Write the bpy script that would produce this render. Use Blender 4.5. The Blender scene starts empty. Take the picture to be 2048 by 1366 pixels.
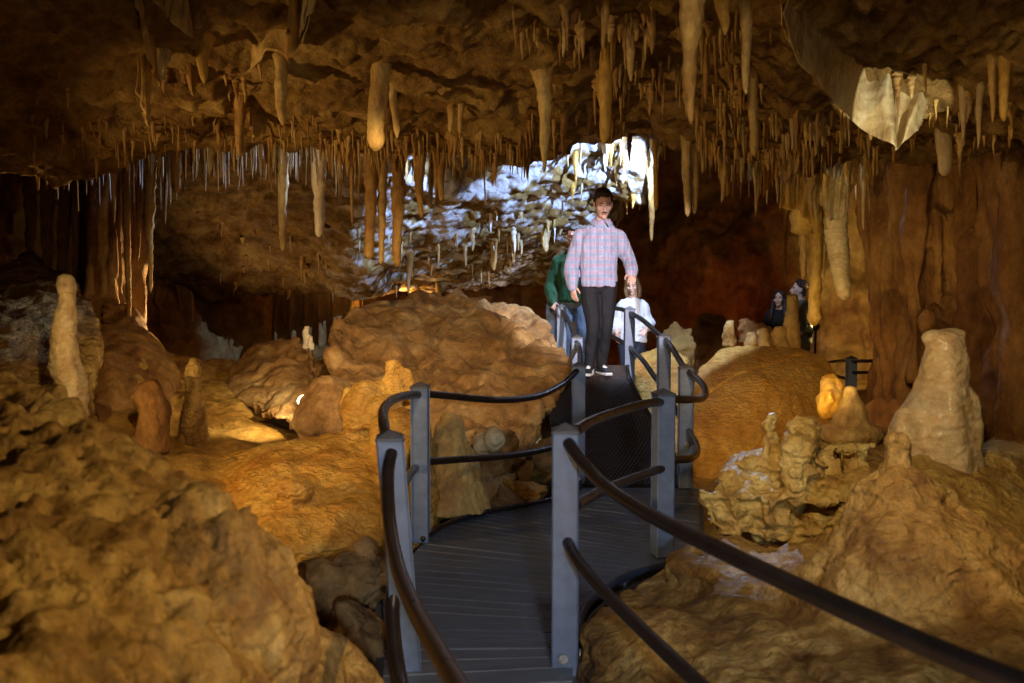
import bpy, bmesh, math, random
import numpy as np
from mathutils import Vector, Matrix
from mathutils.bvhtree import BVHTree
random.seed(7)
SC = bpy.context.scene
COL = SC.collection
PI = math.pi
# ---------------------------------------------------------------- camera model (photo pixels 2048x1366)
F = 1700.0
EYE = 1.5
PITCH = math.atan((683 - 598) / F)
def P(px, py, d):
    """world point seen at photo pixel px,py at y-distance d"""
    xr = (px - 1024) / F; zr = (683 - py) / F
    c, s = math.cos(PITCH), math.sin(PITCH)
    y = c + s * zr; z = -s + c * zr
    k = d / y
    return Vector((xr * k, d, EYE + z * k))
cam_d = bpy.data.cameras.new('camera'); cam = bpy.data.objects.new('camera', cam_d); COL.objects.link(cam)
cam.location = (0, 0, EYE); cam.rotation_euler = (PI / 2 - PITCH, 0, 0)
cam_d.sensor_width = 36; cam_d.lens = F / 2048 * 36; cam_d.clip_start = .05; cam_d.clip_end = 200
cam_d.dof.use_dof = True; cam_d.dof.focus_distance = 8.4; cam_d.dof.aperture_fstop = 3.4
SC.camera = cam
# ---------------------------------------------------------------- noise
_rng = np.random.RandomState(11)
_perm = np.concatenate([_rng.permutation(256)] * 3)
_grad = _rng.normal(size=(256, 3)); _grad /= np.linalg.norm(_grad, axis=1)[:, None]
def pn(p, seed=0):
    p = np.asarray(p, float) + seed * 17.37
    i = np.floor(p).astype(int); f = p - i; i &= 255
    u = f * f * f * (f * (f * 6 - 15) + 10)
    out = 0
    for dx in (0, 1):
        wx = u[:, 0] if dx else 1 - u[:, 0]
        for dy in (0, 1):
            wy = u[:, 1] if dy else 1 - u[:, 1]
            for dz in (0, 1):
                wz = u[:, 2] if dz else 1 - u[:, 2]
                h = _perm[_perm[_perm[i[:, 0] + dx & 255] + (i[:, 1] + dy & 255)] + (i[:, 2] + dz & 255)]
                g = _grad[h]
                out = out + wx * wy * wz * (g[:, 0] * (f[:, 0] - dx) + g[:, 1] * (f[:, 1] - dy) + g[:, 2] * (f[:, 2] - dz))
    return out * 1.6
def fbm(p, sc=1.0, octv=4, gain=.5, seed=0, st=(1, 1, 1)):
    p = np.asarray(p, float) * sc * np.array(st); a = 1; o = 0
    for k in range(octv):
        o = o + a * pn(p, seed + k); p = p * 2.03; a *= gain
    return o
def ridged(p, sc=1.0, octv=4, gain=.5, seed=0, st=(1, 1, 1)):
    p = np.asarray(p, float) * sc * np.array(st); a = 1; o = 0
    for k in range(octv):
        o = o + a * (1 - 2 * np.abs(pn(p, seed + k))); p = p * 2.1; a *= gain
    return o
# ---------------------------------------------------------------- mesh helpers
def vnormals(v, q):
    a, b, c, d = v[q[:, 0]], v[q[:, 1]], v[q[:, 2]], v[q[:, 3]]
    n = np.cross(c - a, d - b)
    o = np.zeros_like(v)
    for k in range(4): np.add.at(o, q[:, k], n)
    l = np.linalg.norm(o, axis=1); l[l == 0] = 1
    return o / l[:, None]
def mk(name, v, f, mat, parent=None, smooth=True, origin=None, props=None):
    """one mesh object from world-space vertices; its origin sits at its own base (or at a given place)"""
    v = np.asarray(v, float)
    if origin is None:
        origin = ((v[:, 0].min() + v[:, 0].max()) / 2, (v[:, 1].min() + v[:, 1].max()) / 2, v[:, 2].min())
    origin = np.array(origin, float)
    me = bpy.data.meshes.new(name)
    if isinstance(f, np.ndarray):
        k = f.shape[1]; n = len(f)
        me.vertices.add(len(v)); me.vertices.foreach_set('co', (v - origin).ravel())
        me.loops.add(n * k); me.loops.foreach_set('vertex_index', f.ravel().astype(np.int32))
        me.polygons.add(n); me.polygons.foreach_set('loop_start', np.arange(0, n * k, k, dtype=np.int32))
        try: me.polygons.foreach_set('loop_total', np.full(n, k, dtype=np.int32))
        except Exception: pass
        me.update(calc_edges=True); me.validate()
    else:
        me.from_pydata([tuple(c) for c in v - origin], [], [tuple(int(i) for i in t) for t in f])
    if smooth: me.polygons.foreach_set('use_smooth', [True] * len(me.polygons))
    if mat: me.materials.append(mat)
    o = bpy.data.objects.new(name, me); COL.objects.link(o)
    o.location = origin
    if parent:
        o.parent = parent; o.matrix_parent_inverse = Matrix.Identity(4)
        o.location = Vector(origin) - wloc(parent)
    if props:
        for kk, vv in props.items(): o[kk] = vv
    return o
def wloc(o):
    l = Vector((0, 0, 0))
    while o: l = l + o.location; o = o.parent
    return l
def empty(name, loc, **props):
    o = bpy.data.objects.new(name, None); COL.objects.link(o); o.location = loc
    o.empty_display_size = .1
    for k, v in props.items(): o[k] = v
    return o
class MB:
    def __init__(s): s.v = []; s.f = []
    def add(s, v, f):
        b = len(s.v); s.v += [tuple(x) for x in v]; s.f += [tuple(int(i) + b for i in t) for t in f]
    def box(s, c, size, rz=0, rx=0):
        M = Matrix.Translation(c) @ Matrix.Rotation(rz, 4, 'Z') @ Matrix.Rotation(rx, 4, 'X')
        x, y, z = [k / 2 for k in size]
        vs = [M @ Vector(p) for p in ((-x, -y, -z), (x, -y, -z), (x, y, -z), (-x, y, -z), (-x, -y, z), (x, -y, z), (x, y, z), (-x, y, z))]
        s.add(vs, [(0, 3, 2, 1), (4, 5, 6, 7), (0, 1, 5, 4), (1, 2, 6, 5), (2, 3, 7, 6), (3, 0, 4, 7)])
    def tube(s, pts, rad, n=10, cap=True, ell=None):
        v, f = tube(pts, rad, n, cap, ell); s.add(v, f)
    def ell(s, c, r, nu=14, nv=9, M=None):
        vs = []; c = Vector(c)
        for j in range(nv + 1):
            t = PI * j / nv
            for i in range(nu):
                a = 2 * PI * i / nu
                p = Vector((r[0] * math.sin(t) * math.cos(a), r[1] * math.sin(t) * math.sin(a), r[2] * math.cos(t)))
                if M: p = M @ p
                vs.append(c + p)
        fs = [(j * nu + i, (j + 1) * nu + i, (j + 1) * nu + (i + 1) % nu, j * nu + (i + 1) % nu) for j in range(nv) for i in range(nu)]
        s.add(vs, fs)
    def hull(s, pts):
        bm = bmesh.new()
        for p in pts: bm.verts.new(p)
        bmesh.ops.convex_hull(bm, input=bm.verts)
        bm.verts.index_update()
        idx = {vv: i for i, vv in enumerate(bm.verts)}
        s.add([vv.co.copy() for vv in bm.verts], [[idx[q] for q in ff.verts] for ff in bm.faces]); bm.free()
    def build(s, name, mat, parent=None, smooth=True, origin=None, **props):
        return mk(name, s.v, s.f, mat, parent, smooth, origin, props)
def tube(pts, rad, n=10, cap=True, ell=None):
    """tapering tube along a polyline; ell = per-ring (a, b) stretch of the section"""
    pts = [Vector(p) for p in pts]; m = len(pts)
    if not hasattr(rad, '__len__'): rad = [rad] * m
    T = []
    for i in range(m):
        t = pts[min(i + 1, m - 1)] - pts[max(i - 1, 0)]
        T.append(t.normalized() if t.length > 1e-9 else Vector((0, 0, 1)))
    up = Vector((0, 1, 0)) if abs(T[0].y) < .9 else Vector((1, 0, 0))
    nx = T[0].cross(up).normalized(); vs = []
    for i in range(m):
        nx = (nx - T[i] * nx.dot(T[i])).normalized(); ny = T[i].cross(nx)
        ea, eb = ell[i] if ell else (1, 1)
        for k in range(n):
            a = 2 * PI * k / n
            vs.append(pts[i] + (nx * math.cos(a) * ea + ny * math.sin(a) * eb) * rad[i])
    fs = [(i * n + k, i * n + (k + 1) % n, (i + 1) * n + (k + 1) % n, (i + 1) * n + k) for i in range(m - 1) for k in range(n)]
    if cap:
        fs.append(tuple(range(n - 1, -1, -1))); fs.append(tuple(range((m - 1) * n, m * n)))
    return vs, fs
def spline(pts, n=8):
    """Catmull-Rom through points"""
    pts = [Vector(p) for p in pts]; out = []
    for i in range(len(pts) - 1):
        p0 = pts[max(i - 1, 0)]; p1 = pts[i]; p2 = pts[i + 1]; p3 = pts[min(i + 2, len(pts) - 1)]
        for k in range(n):
            t = k / n
            out.append(.5 * ((2 * p1) + (p2 - p0) * t + (2 * p0 - 5 * p1 + 4 * p2 - p3) * t * t + (3 * p1 - p0 - 3 * p2 + p3) * t ** 3))
    out.append(pts[-1]); return out
def remesh(mb, voxel, smooth=6, fac=.5):
    """fuse a collection of closed shapes into one continuous skin; returns vertices and quads"""
    me = bpy.data.meshes.new('tmp'); me.from_pydata(mb.v, [], mb.f)
    bm = bmesh.new(); bm.from_mesh(me); bmesh.ops.recalc_face_normals(bm, faces=bm.faces); bm.to_mesh(me); bm.free()
    o = bpy.data.objects.new('tmp', me); COL.objects.link(o)
    r = o.modifiers.new('r', 'REMESH'); r.mode = 'VOXEL'; r.voxel_size = voxel; r.adaptivity = 0
    if smooth:
        s = o.modifiers.new('s', 'SMOOTH'); s.factor = fac; s.iterations = smooth
    dg = bpy.context.evaluated_depsgraph_get(); ev = o.evaluated_get(dg); m2 = ev.to_mesh()
    v = np.empty(len(m2.vertices) * 3); m2.vertices.foreach_get('co', v); v = v.reshape(-1, 3)
    li = np.empty(len(m2.loops), dtype=np.int32); m2.loops.foreach_get('vertex_index', li)
    tot = np.empty(len(m2.polygons), dtype=np.int32); m2.polygons.foreach_get('loop_total', tot)
    if (tot == 4).all(): q = li.reshape(-1, 4)
    else:
        st = np.concatenate([[0], np.cumsum(tot)[:-1]]); q = []
        for s0, t in zip(st, tot):
            w = li[s0:s0 + t]; q.append([w[0], w[1], w[2], w[3 if t > 3 else 2]])
        q = np.array(q)
    ev.to_mesh_clear(); bpy.data.objects.remove(o); bpy.data.meshes.remove(me)
    return v, q
def rocky(v, q, big=.1, bs=1.0, mid=.04, ms=3.5, fine=.012, fs=12, seed=0, st=(1, 1, 1), ridge=.0, rs=2.5, flute=0, fls=9, rib=0, ribs=2.6):
    n = vnormals(v, q)
    d = big * fbm(v, bs, 2, seed=seed) + mid * fbm(v, ms, 3, seed=seed + 9, st=st) + fine * fbm(v, fs, 2, seed=seed + 20, st=st)
    if ridge: d = d - ridge * np.maximum(0, ridged(v, rs, 3, seed=seed + 31, st=st) - .6)
    if rib:
        d = d + rib * (2 * np.abs(pn(v * np.array([ribs, ribs, ribs * .07]), seed + 50)) + np.abs(pn(v * np.array([ribs * 2.3, ribs * 2.3, ribs * .2]), seed + 51))) - rib * .6
    if flute: d = d + flute * fbm(v, fls, 2, seed=seed + 40, st=(1, 1, .12))
    return v + n * d[:, None]
# ---------------------------------------------------------------- materials
def lin(c): return tuple(c) + (1,)
def nd(nt, t, **kw):
    n = nt.nodes.new(t)
    for k, v in kw.items():
        if k in n.inputs: n.inputs[k].default_value = v
        else: setattr(n, k, v)
    return n
def rock_mat(name, cols, sc=2.2, rough=(.38, .75), bump=.35, bsc=14, st=(1, 1, 1), sss=0, spec=.5, terr=0, transl=0, wet=0, crag=0, dist=.05, grain=.8, gd=.016):
    m = bpy.data.materials.new(name); m.use_nodes = True; nt = m.node_tree; nt.nodes.clear(); L = nt.links.new
    out = nd(nt, 'ShaderNodeOutputMaterial'); b = nd(nt, 'ShaderNodeBsdfPrincipled')
    g = nd(nt, 'ShaderNodeNewGeometry'); mp = nd(nt, 'ShaderNodeMapping'); mp.inputs['Scale'].default_value = st
    L(g.outputs['Position'], mp.inputs['Vector'])
    n1 = nd(nt, 'ShaderNodeTexNoise', Scale=sc, Detail=6, Roughness=.62, Distortion=.6); L(mp.outputs[0], n1.inputs['Vector'])
    r1 = nd(nt, 'ShaderNodeValToRGB'); L(n1.outputs['Fac'], r1.inputs[0])
    e = r1.color_ramp.elements; e[0].position = .33; e[0].color = lin(cols[0]); e[1].position = .68; e[1].color = lin(cols[2])
    x = e.new(.5); x.color = lin(cols[1])
    n2 = nd(nt, 'ShaderNodeTexNoise', Scale=sc * 7, Detail=5, Roughness=.7); L(mp.outputs[0], n2.inputs['Vector'])
    mix = nd(nt, 'ShaderNodeMixRGB', blend_type='OVERLAY'); mix.inputs[0].default_value = .8
    L(r1.outputs[0], mix.inputs[1]); L(n2.outputs['Fac'], mix.inputs[2])
    L(mix.outputs[0], b.inputs['Base Color'])
    n3 = nd(nt, 'ShaderNodeTexNoise', Scale=sc * 2.3, Detail=4); L(mp.outputs[0], n3.inputs['Vector'])
    mr = nd(nt, 'ShaderNodeMapRange'); mr.inputs[1].default_value = .35; mr.inputs[2].default_value = .65
    mr.inputs[3].default_value = rough[0]; mr.inputs[4].default_value = rough[1]
    L(n3.outputs['Fac'], mr.inputs[0]); L(mr.outputs[0], b.inputs['Roughness'])
    b.inputs['Specular IOR Level'].default_value = spec
    nb = nd(nt, 'ShaderNodeTexNoise', Scale=bsc, Detail=8, Roughness=.62, Distortion=.3); L(mp.outputs[0], nb.inputs['Vector'])
    h = nb.outputs['Fac']
    if terr:
        w = nd(nt, 'ShaderNodeTexWave', Scale=terr, Distortion=9.0, Detail=3.0, bands_direction='Z'); w.inputs['Detail Scale'].default_value = 2.2
        L(g.outputs['Position'], w.inputs['Vector'])
        ad = nd(nt, 'ShaderNodeMath', operation='MULTIPLY_ADD'); ad.inputs[1].default_value = .35; L(w.outputs['Fac'], ad.inputs[0]); L(h, ad.inputs[2]); h = ad.outputs[0]
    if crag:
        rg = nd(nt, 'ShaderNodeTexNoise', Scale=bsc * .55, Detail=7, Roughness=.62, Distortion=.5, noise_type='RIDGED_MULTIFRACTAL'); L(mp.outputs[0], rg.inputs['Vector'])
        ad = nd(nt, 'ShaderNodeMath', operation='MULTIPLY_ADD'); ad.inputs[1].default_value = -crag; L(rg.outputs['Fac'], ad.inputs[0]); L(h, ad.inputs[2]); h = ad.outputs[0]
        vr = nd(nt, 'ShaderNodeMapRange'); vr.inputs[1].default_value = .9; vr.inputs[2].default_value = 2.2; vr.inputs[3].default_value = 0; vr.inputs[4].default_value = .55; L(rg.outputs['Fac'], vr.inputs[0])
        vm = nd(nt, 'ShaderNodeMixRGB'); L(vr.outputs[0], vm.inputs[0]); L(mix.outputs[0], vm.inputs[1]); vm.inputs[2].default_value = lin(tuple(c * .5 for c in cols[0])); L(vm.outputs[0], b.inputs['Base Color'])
    bp = nd(nt, 'ShaderNodeBump', Strength=bump, Distance=dist); L(h, bp.inputs['Height'])
    nf = nd(nt, 'ShaderNodeTexNoise', Scale=bsc * 5.5, Detail=5, Roughness=.75); L(mp.outputs[0], nf.inputs['Vector'])
    bq = nd(nt, 'ShaderNodeBump', Strength=min(1, bump * grain), Distance=gd); L(nf.outputs['Fac'], bq.inputs['Height']); L(bp.outputs[0], bq.inputs['Normal']); bp = bq
    L(bp.outputs[0], b.inputs['Normal'])
    if sss:
        b.inputs['Subsurface Weight'].default_value = sss; b.inputs['Subsurface Radius'].default_value = (.05, .028, .01); b.inputs['Subsurface Scale'].default_value = .6
    if wet:
        b.inputs['Coat Weight'].default_value = wet; b.inputs['Coat Roughness'].default_value = .18
    if transl:
        t = nd(nt, 'ShaderNodeBsdfTranslucent'); L(mix.outputs[0], t.inputs['Color']); L(bp.outputs[0], t.inputs['Normal'])
        ms = nd(nt, 'ShaderNodeMixShader'); ms.inputs[0].default_value = transl
        L(b.outputs[0], ms.inputs[1]); L(t.outputs[0], ms.inputs[2]); L(ms.outputs[0], out.inputs[0])
    else: L(b.outputs[0], out.inputs[0])
    return m
def plain_mat(name, col, rough=.5, metal=0, spec=.5, var=.25, sc=8, bump=.1, bsc=60, col2=None, st=(1, 1, 1), sheen=0, sss=0):
    m = bpy.data.materials.new(name); m.use_nodes = True; nt = m.node_tree; L = nt.links.new; b = nt.nodes['Principled BSDF']
    tc = nd(nt, 'ShaderNodeTexCoord'); mp = nd(nt, 'ShaderNodeMapping'); mp.inputs['Scale'].default_value = st; L(tc.outputs['Object'], mp.inputs['Vector'])
    n = nd(nt, 'ShaderNodeTexNoise', Scale=sc, Detail=5, Roughness=.6); L(mp.outputs[0], n.inputs['Vector'])
    r = nd(nt, 'ShaderNodeValToRGB'); L(n.outputs['Fac'], r.inputs[0])
    c2 = col2 or tuple(c * (1 - var) for c in col); e = r.color_ramp.elements
    e[0].position = .3; e[0].color = lin(c2); e[1].position = .7; e[1].color = lin(col)
    L(r.outputs[0], b.inputs['Base Color']); b.inputs['Metallic'].default_value = metal; b.inputs['Specular IOR Level'].default_value = spec
    mr = nd(nt, 'ShaderNodeMapRange'); mr.inputs[3].default_value = max(.05, rough - .12); mr.inputs[4].default_value = min(1, rough + .12)
    L(n.outputs['Fac'], mr.inputs[0]); L(mr.outputs[0], b.inputs['Roughness'])
    if bump:
        nb = nd(nt, 'ShaderNodeTexNoise', Scale=bsc, Detail=4); L(mp.outputs[0], nb.inputs['Vector'])
        bp = nd(nt, 'ShaderNodeBump', Strength=bump, Distance=.01); L(nb.outputs['Fac'], bp.inputs['Height']); L(bp.outputs[0], b.inputs['Normal'])
    if sheen: b.inputs['Sheen Weight'].default_value = sheen
    if sss:
        b.inputs['Subsurface Weight'].default_value = sss; b.inputs['Subsurface Radius'].default_value = (.02, .008, .004); b.inputs['Subsurface Scale'].default_value = .5
    return m
def glow_mat(name, col, s):
    m = bpy.data.materials.new(name); m.use_nodes = True; b = m.node_tree.nodes['Principled BSDF']
    b.inputs['Base Color'].default_value = lin(col); b.inputs['Emission Color'].default_value = lin(col); b.inputs['Emission Strength'].default_value = s
    return m
M = dict(
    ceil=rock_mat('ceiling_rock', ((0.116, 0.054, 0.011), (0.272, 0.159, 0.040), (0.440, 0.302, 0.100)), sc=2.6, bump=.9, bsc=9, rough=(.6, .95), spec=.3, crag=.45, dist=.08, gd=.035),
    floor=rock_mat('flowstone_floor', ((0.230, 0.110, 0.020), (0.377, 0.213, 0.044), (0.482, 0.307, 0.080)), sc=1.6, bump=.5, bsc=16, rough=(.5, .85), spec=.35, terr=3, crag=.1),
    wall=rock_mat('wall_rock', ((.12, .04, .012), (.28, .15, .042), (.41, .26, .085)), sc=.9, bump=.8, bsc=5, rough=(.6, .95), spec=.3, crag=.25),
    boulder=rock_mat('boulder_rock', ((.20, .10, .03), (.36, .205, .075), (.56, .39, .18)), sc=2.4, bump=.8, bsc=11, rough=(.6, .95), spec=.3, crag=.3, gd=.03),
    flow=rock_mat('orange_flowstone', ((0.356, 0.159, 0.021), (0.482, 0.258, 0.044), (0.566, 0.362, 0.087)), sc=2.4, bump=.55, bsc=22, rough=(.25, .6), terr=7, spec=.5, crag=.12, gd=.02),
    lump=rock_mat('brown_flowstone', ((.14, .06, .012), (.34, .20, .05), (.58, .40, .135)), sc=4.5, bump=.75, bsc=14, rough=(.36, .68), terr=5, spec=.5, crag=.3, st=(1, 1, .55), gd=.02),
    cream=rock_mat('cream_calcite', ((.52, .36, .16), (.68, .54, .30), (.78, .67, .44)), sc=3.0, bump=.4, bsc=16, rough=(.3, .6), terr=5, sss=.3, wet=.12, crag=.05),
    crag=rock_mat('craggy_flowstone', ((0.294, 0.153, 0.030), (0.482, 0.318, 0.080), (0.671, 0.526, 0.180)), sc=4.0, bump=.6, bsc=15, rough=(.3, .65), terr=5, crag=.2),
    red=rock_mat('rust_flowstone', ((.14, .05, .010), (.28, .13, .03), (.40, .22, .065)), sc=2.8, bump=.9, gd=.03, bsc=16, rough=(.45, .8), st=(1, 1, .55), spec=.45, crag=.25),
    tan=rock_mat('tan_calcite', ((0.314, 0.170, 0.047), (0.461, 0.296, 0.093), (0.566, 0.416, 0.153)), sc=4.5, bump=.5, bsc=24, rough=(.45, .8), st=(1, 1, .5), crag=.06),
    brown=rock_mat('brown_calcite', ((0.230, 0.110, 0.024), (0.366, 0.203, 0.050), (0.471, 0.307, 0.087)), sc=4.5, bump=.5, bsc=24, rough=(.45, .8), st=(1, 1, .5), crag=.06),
    olive=rock_mat('golden_calcite', ((.36, .19, .028), (.52, .32, .06), (.62, .43, .12)), sc=5, bump=.4, bsc=22, rough=(.45, .8), st=(1, 1, .5)),
    white=rock_mat('white_calcite', ((.70, .62, .46), (.80, .74, .62), (.86, .82, .74)), sc=6, bump=.3, bsc=26, rough=(.2, .5), sss=.25, wet=.3),
    amber=rock_mat('amber_calcite', ((.52, .26, .03), (.70, .42, .07), (.78, .56, .18)), sc=5, bump=.25, bsc=22, rough=(.25, .55), transl=.45),
    drape=rock_mat('pale_drapery_calcite', ((.50, .37, .15), (.64, .50, .25), (.74, .62, .38)), sc=4, bump=.3, bsc=30, rough=(.35, .65), transl=.35, terr=3, st=(1, 1, .35)),
    straw=rock_mat('straw_calcite', ((.72, .68, .60), (.82, .80, .74), (.88, .87, .83)), sc=8, bump=.1, bsc=30, rough=(.12, .35), transl=.3, wet=.4),
)

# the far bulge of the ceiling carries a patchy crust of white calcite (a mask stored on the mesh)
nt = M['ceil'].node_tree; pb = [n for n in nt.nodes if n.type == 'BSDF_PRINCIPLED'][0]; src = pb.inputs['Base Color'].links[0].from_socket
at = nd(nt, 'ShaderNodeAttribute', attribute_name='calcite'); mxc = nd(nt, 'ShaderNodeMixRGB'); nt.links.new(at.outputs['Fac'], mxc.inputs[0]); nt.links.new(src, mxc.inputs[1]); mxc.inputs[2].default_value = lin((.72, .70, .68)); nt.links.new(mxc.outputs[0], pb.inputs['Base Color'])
# ---------------------------------------------------------------- cave shell: ceiling, floor, walls
def table_fn(cols, ys, smooth=2):
    """height as a function of bearing (photo column) and distance"""
    S = np.array([(c[0] - 1024) / F for c in cols]); G = np.linspace(ys[0], ys[1], 260); H = []
    for c in cols:
        h = np.interp(G, [p[0] for p in c[1]], [p[1] for p in c[1]])
        for _ in range(smooth):
            h = np.convolve(np.pad(h, 2, 'edge'), [.1, .2, .4, .2, .1], 'valid')
        H.append(h)
    H = np.array(H)
    def fn(x, y):
        s = np.clip(x / np.maximum(y, 2.2), S[0], S[-1] - 1e-6); yy = np.clip(y, ys[0], ys[1] - 1e-6)
        i = np.clip(np.searchsorted(S, s, 'right') - 1, 0, len(S) - 2); t = (s - S[i]) / (S[i + 1] - S[i]); t = t * t * (3 - 2 * t)
        g = (yy - ys[0]) / (ys[1] - ys[0]) * 259; j = np.clip(g.astype(int), 0, 258); u = g - j
        return (H[i, j] * (1 - u) + H[i, j + 1] * u) * (1 - t) + (H[i + 1, j] * (1 - u) + H[i + 1, j + 1] * u) * t
    return fn
near = [(-3, 3.0), (3.5, 3.0)]
CC = [(-900, near + [(5.5, 2.6), (6.3, 2.5), (7.2, 3.0), (12, 2.6), (18, 2.6)]),
      (0, near + [(5.5, 2.68), (6.4, 2.45), (6.9, 2.6), (7.6, 3.2), (9, 3.2), (12, 2.6), (18, 2.6)]),
      (180, near + [(5.5, 2.75), (6.5, 2.40), (6.9, 2.5), (7.6, 3.2), (9, 3.2), (12, 2.4), (18, 2.6)]),
      (330, near + [(5.5, 2.8), (6.8, 2.66), (7.2, 2.75), (7.9, 3.35), (9.6, 3.3), (10.6, 2.8), (12, 2.0), (13, 1.55), (14.2, 1.9), (18, 2.4)]),
      (520, near + [(5.5, 2.85), (7.0, 2.78), (7.3, 2.9), (7.9, 3.5), (9.0, 3.5), (10, 3.1), (11, 2.55), (12, 1.95), (12.8, 1.57), (14, 1.9), (18, 2.4)]),
      (720, near + [(5.5, 2.85), (7.1, 2.80), (7.4, 2.9), (8.0, 3.55), (9.0, 3.5), (10, 3.05), (11, 2.4), (12, 1.72), (12.3, 1.6), (14, 2.1), (18, 2.4)]),
      (850, near + [(5.5, 2.85), (7.2, 2.78), (7.5, 2.9), (8.0, 3.55), (9.0, 3.6), (10, 3.1), (11, 2.5), (11.4, 2.27), (12.5, 1.95), (13.5, 1.66), (15, 2.2), (18, 2.4)]),
      (1000, near + [(5.5, 2.85), (7.3, 2.69), (7.6, 2.85), (8.1, 3.6), (9.2, 3.7), (10, 3.3), (11, 2.62), (11.4, 2.39), (12.5, 2.1), (14, 1.75), (15.5, 2.3), (18, 2.5)]),
      (1100, near + [(5.5, 2.9), (7.3, 2.70), (7.6, 2.85), (8.1, 3.9), (9.2, 4.2), (10, 3.5), (11, 2.66), (11.3, 2.46), (12.5, 2.2), (14, 1.85), (15.5, 2.4), (18, 2.6)]),
      (1200, near + [(5.5, 2.95), (7.3, 2.82), (7.6, 2.95), (8.1, 4.2), (9.2, 4.5), (10, 3.5), (11, 2.7), (11.2, 2.5), (12.5, 2.3), (14, 2.0), (15.5, 2.5), (18, 2.8)]),
      (1280, near + [(5.5, 3.0), (7.3, 2.92), (7.6, 3.0), (8.1, 4.3), (9.2, 4.6), (10, 3.4), (10.5, 2.75), (10.8, 2.75), (11.4, 3.6), (14, 4.2), (18, 4.5)]),
      (1350, near + [(5.5, 3.05), (7.2, 2.78), (7.5, 2.95), (8.1, 4.3), (9.2, 4.6), (10, 4.4), (12, 4.2), (18, 4.6)]),
      (1500, near + [(5.5, 2.95), (7.1, 2.68), (7.4, 2.8), (8.0, 3.7), (9.2, 4.0), (12, 4.3), (18, 4.6)]),
      (1620, near + [(5.5, 2.85), (6.9, 2.60), (7.3, 2.75), (7.9, 3.4), (9.2, 3.9), (12, 4.2), (18, 4.6)]),
      (1750, near + [(5.5, 2.75), (6.7, 2.6), (7.2, 2.75), (7.9, 3.3), (12, 3.9), (18, 4.4)]),
      (2048, near + [(5.0, 2.6), (6.2, 2.5), (7.0, 2.7), (8, 2.9), (12, 3.4), (18, 4)]),
      (2900, near + [(5.0, 2.6), (6.2, 2.5), (7.0, 2.7), (8, 2.9), (12, 3.4), (18, 4)])]
ceil_h = table_fn(CC, (-3, 18), 1)
def grid(us, vs, fn):
    U, V = np.meshgrid(us, vs, indexing='ij'); p = fn(U.ravel(), V.ravel()); nu, nv = len(us), len(vs)
    i, j = np.meshgrid(np.arange(nu - 1), np.arange(nv - 1), indexing='ij'); a = (i * nv + j).ravel()
    return p, np.stack([a, a + nv, a + nv + 1, a + 1], 1)
ys = -2.5 + 20.5 * np.linspace(0, 1, 820) ** 1.1
def cfn(s, y):
    x = s * (y + 4); return np.stack([x, y, ceil_h(x, y)], 1)
v, q = grid(np.linspace(-.75, .75, 800), ys, cfn)
q = q[:, ::-1]
w = np.clip((v[:, 1] - 8.6) / 1.5, 0, 1)
v0 = v.copy()
v[:, 2] += .09 * fbm(v0, .75, 3, seed=3) - .03
n = vnormals(v, q)
d = .06 * fbm(v0, 1.9, 4, seed=5, st=(1, 1.2, 1)) + .04 * fbm(v0, 6.5, 3, seed=8) + .03 * (1 - w) * (ridged(v0, 3.6, 3, .55, seed=48) - .6) - (.055) * np.maximum(0, ridged(v0 @ np.array([[.8, -.6, 0], [.6, .8, 0], [0, 0, 1]]), 1.5, 3, seed=12, st=(.45, 1.5, 1)) - .55) * (1 - .2 * w)
d += w * (.02 * ridged(v0, 1.7, 3, .6, seed=44, st=(.7, 1.6, 1)) + .03 * ridged(v0, 8, 2, .7, seed=47, st=(.5, 1.5, 1)) + .022 * fbm(v0, 11, 2, seed=46, st=(.6, 1.3, 1)))
v = v + n * d[:, None] + .03 * np.stack([fbm(v0, 2.5, 2, seed=60), fbm(v0, 2.5, 2, seed=61), 0 * d], 1)
ceil_v, ceil_q = v, q
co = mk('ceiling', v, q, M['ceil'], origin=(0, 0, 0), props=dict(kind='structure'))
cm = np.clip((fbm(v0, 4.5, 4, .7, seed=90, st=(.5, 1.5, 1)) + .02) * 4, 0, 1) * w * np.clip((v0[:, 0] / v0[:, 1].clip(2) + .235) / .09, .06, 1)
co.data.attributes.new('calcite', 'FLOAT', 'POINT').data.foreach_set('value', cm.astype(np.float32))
CB = BVHTree.FromPolygons([tuple(c) for c in v], [tuple(int(i) for i in t) for t in q])
def ceil_z(x, y):
    h = CB.ray_cast(Vector((x, y, 0)), Vector((0, 0, 1)))
    return h[0].z if h[0] else 3.0
def ceil_hit(px, py):
    o = Vector((0, 0, EYE)); dr = (P(px, py, 1) - o).normalized(); h = CB.ray_cast(o, dr)
    return h[0]
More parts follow.
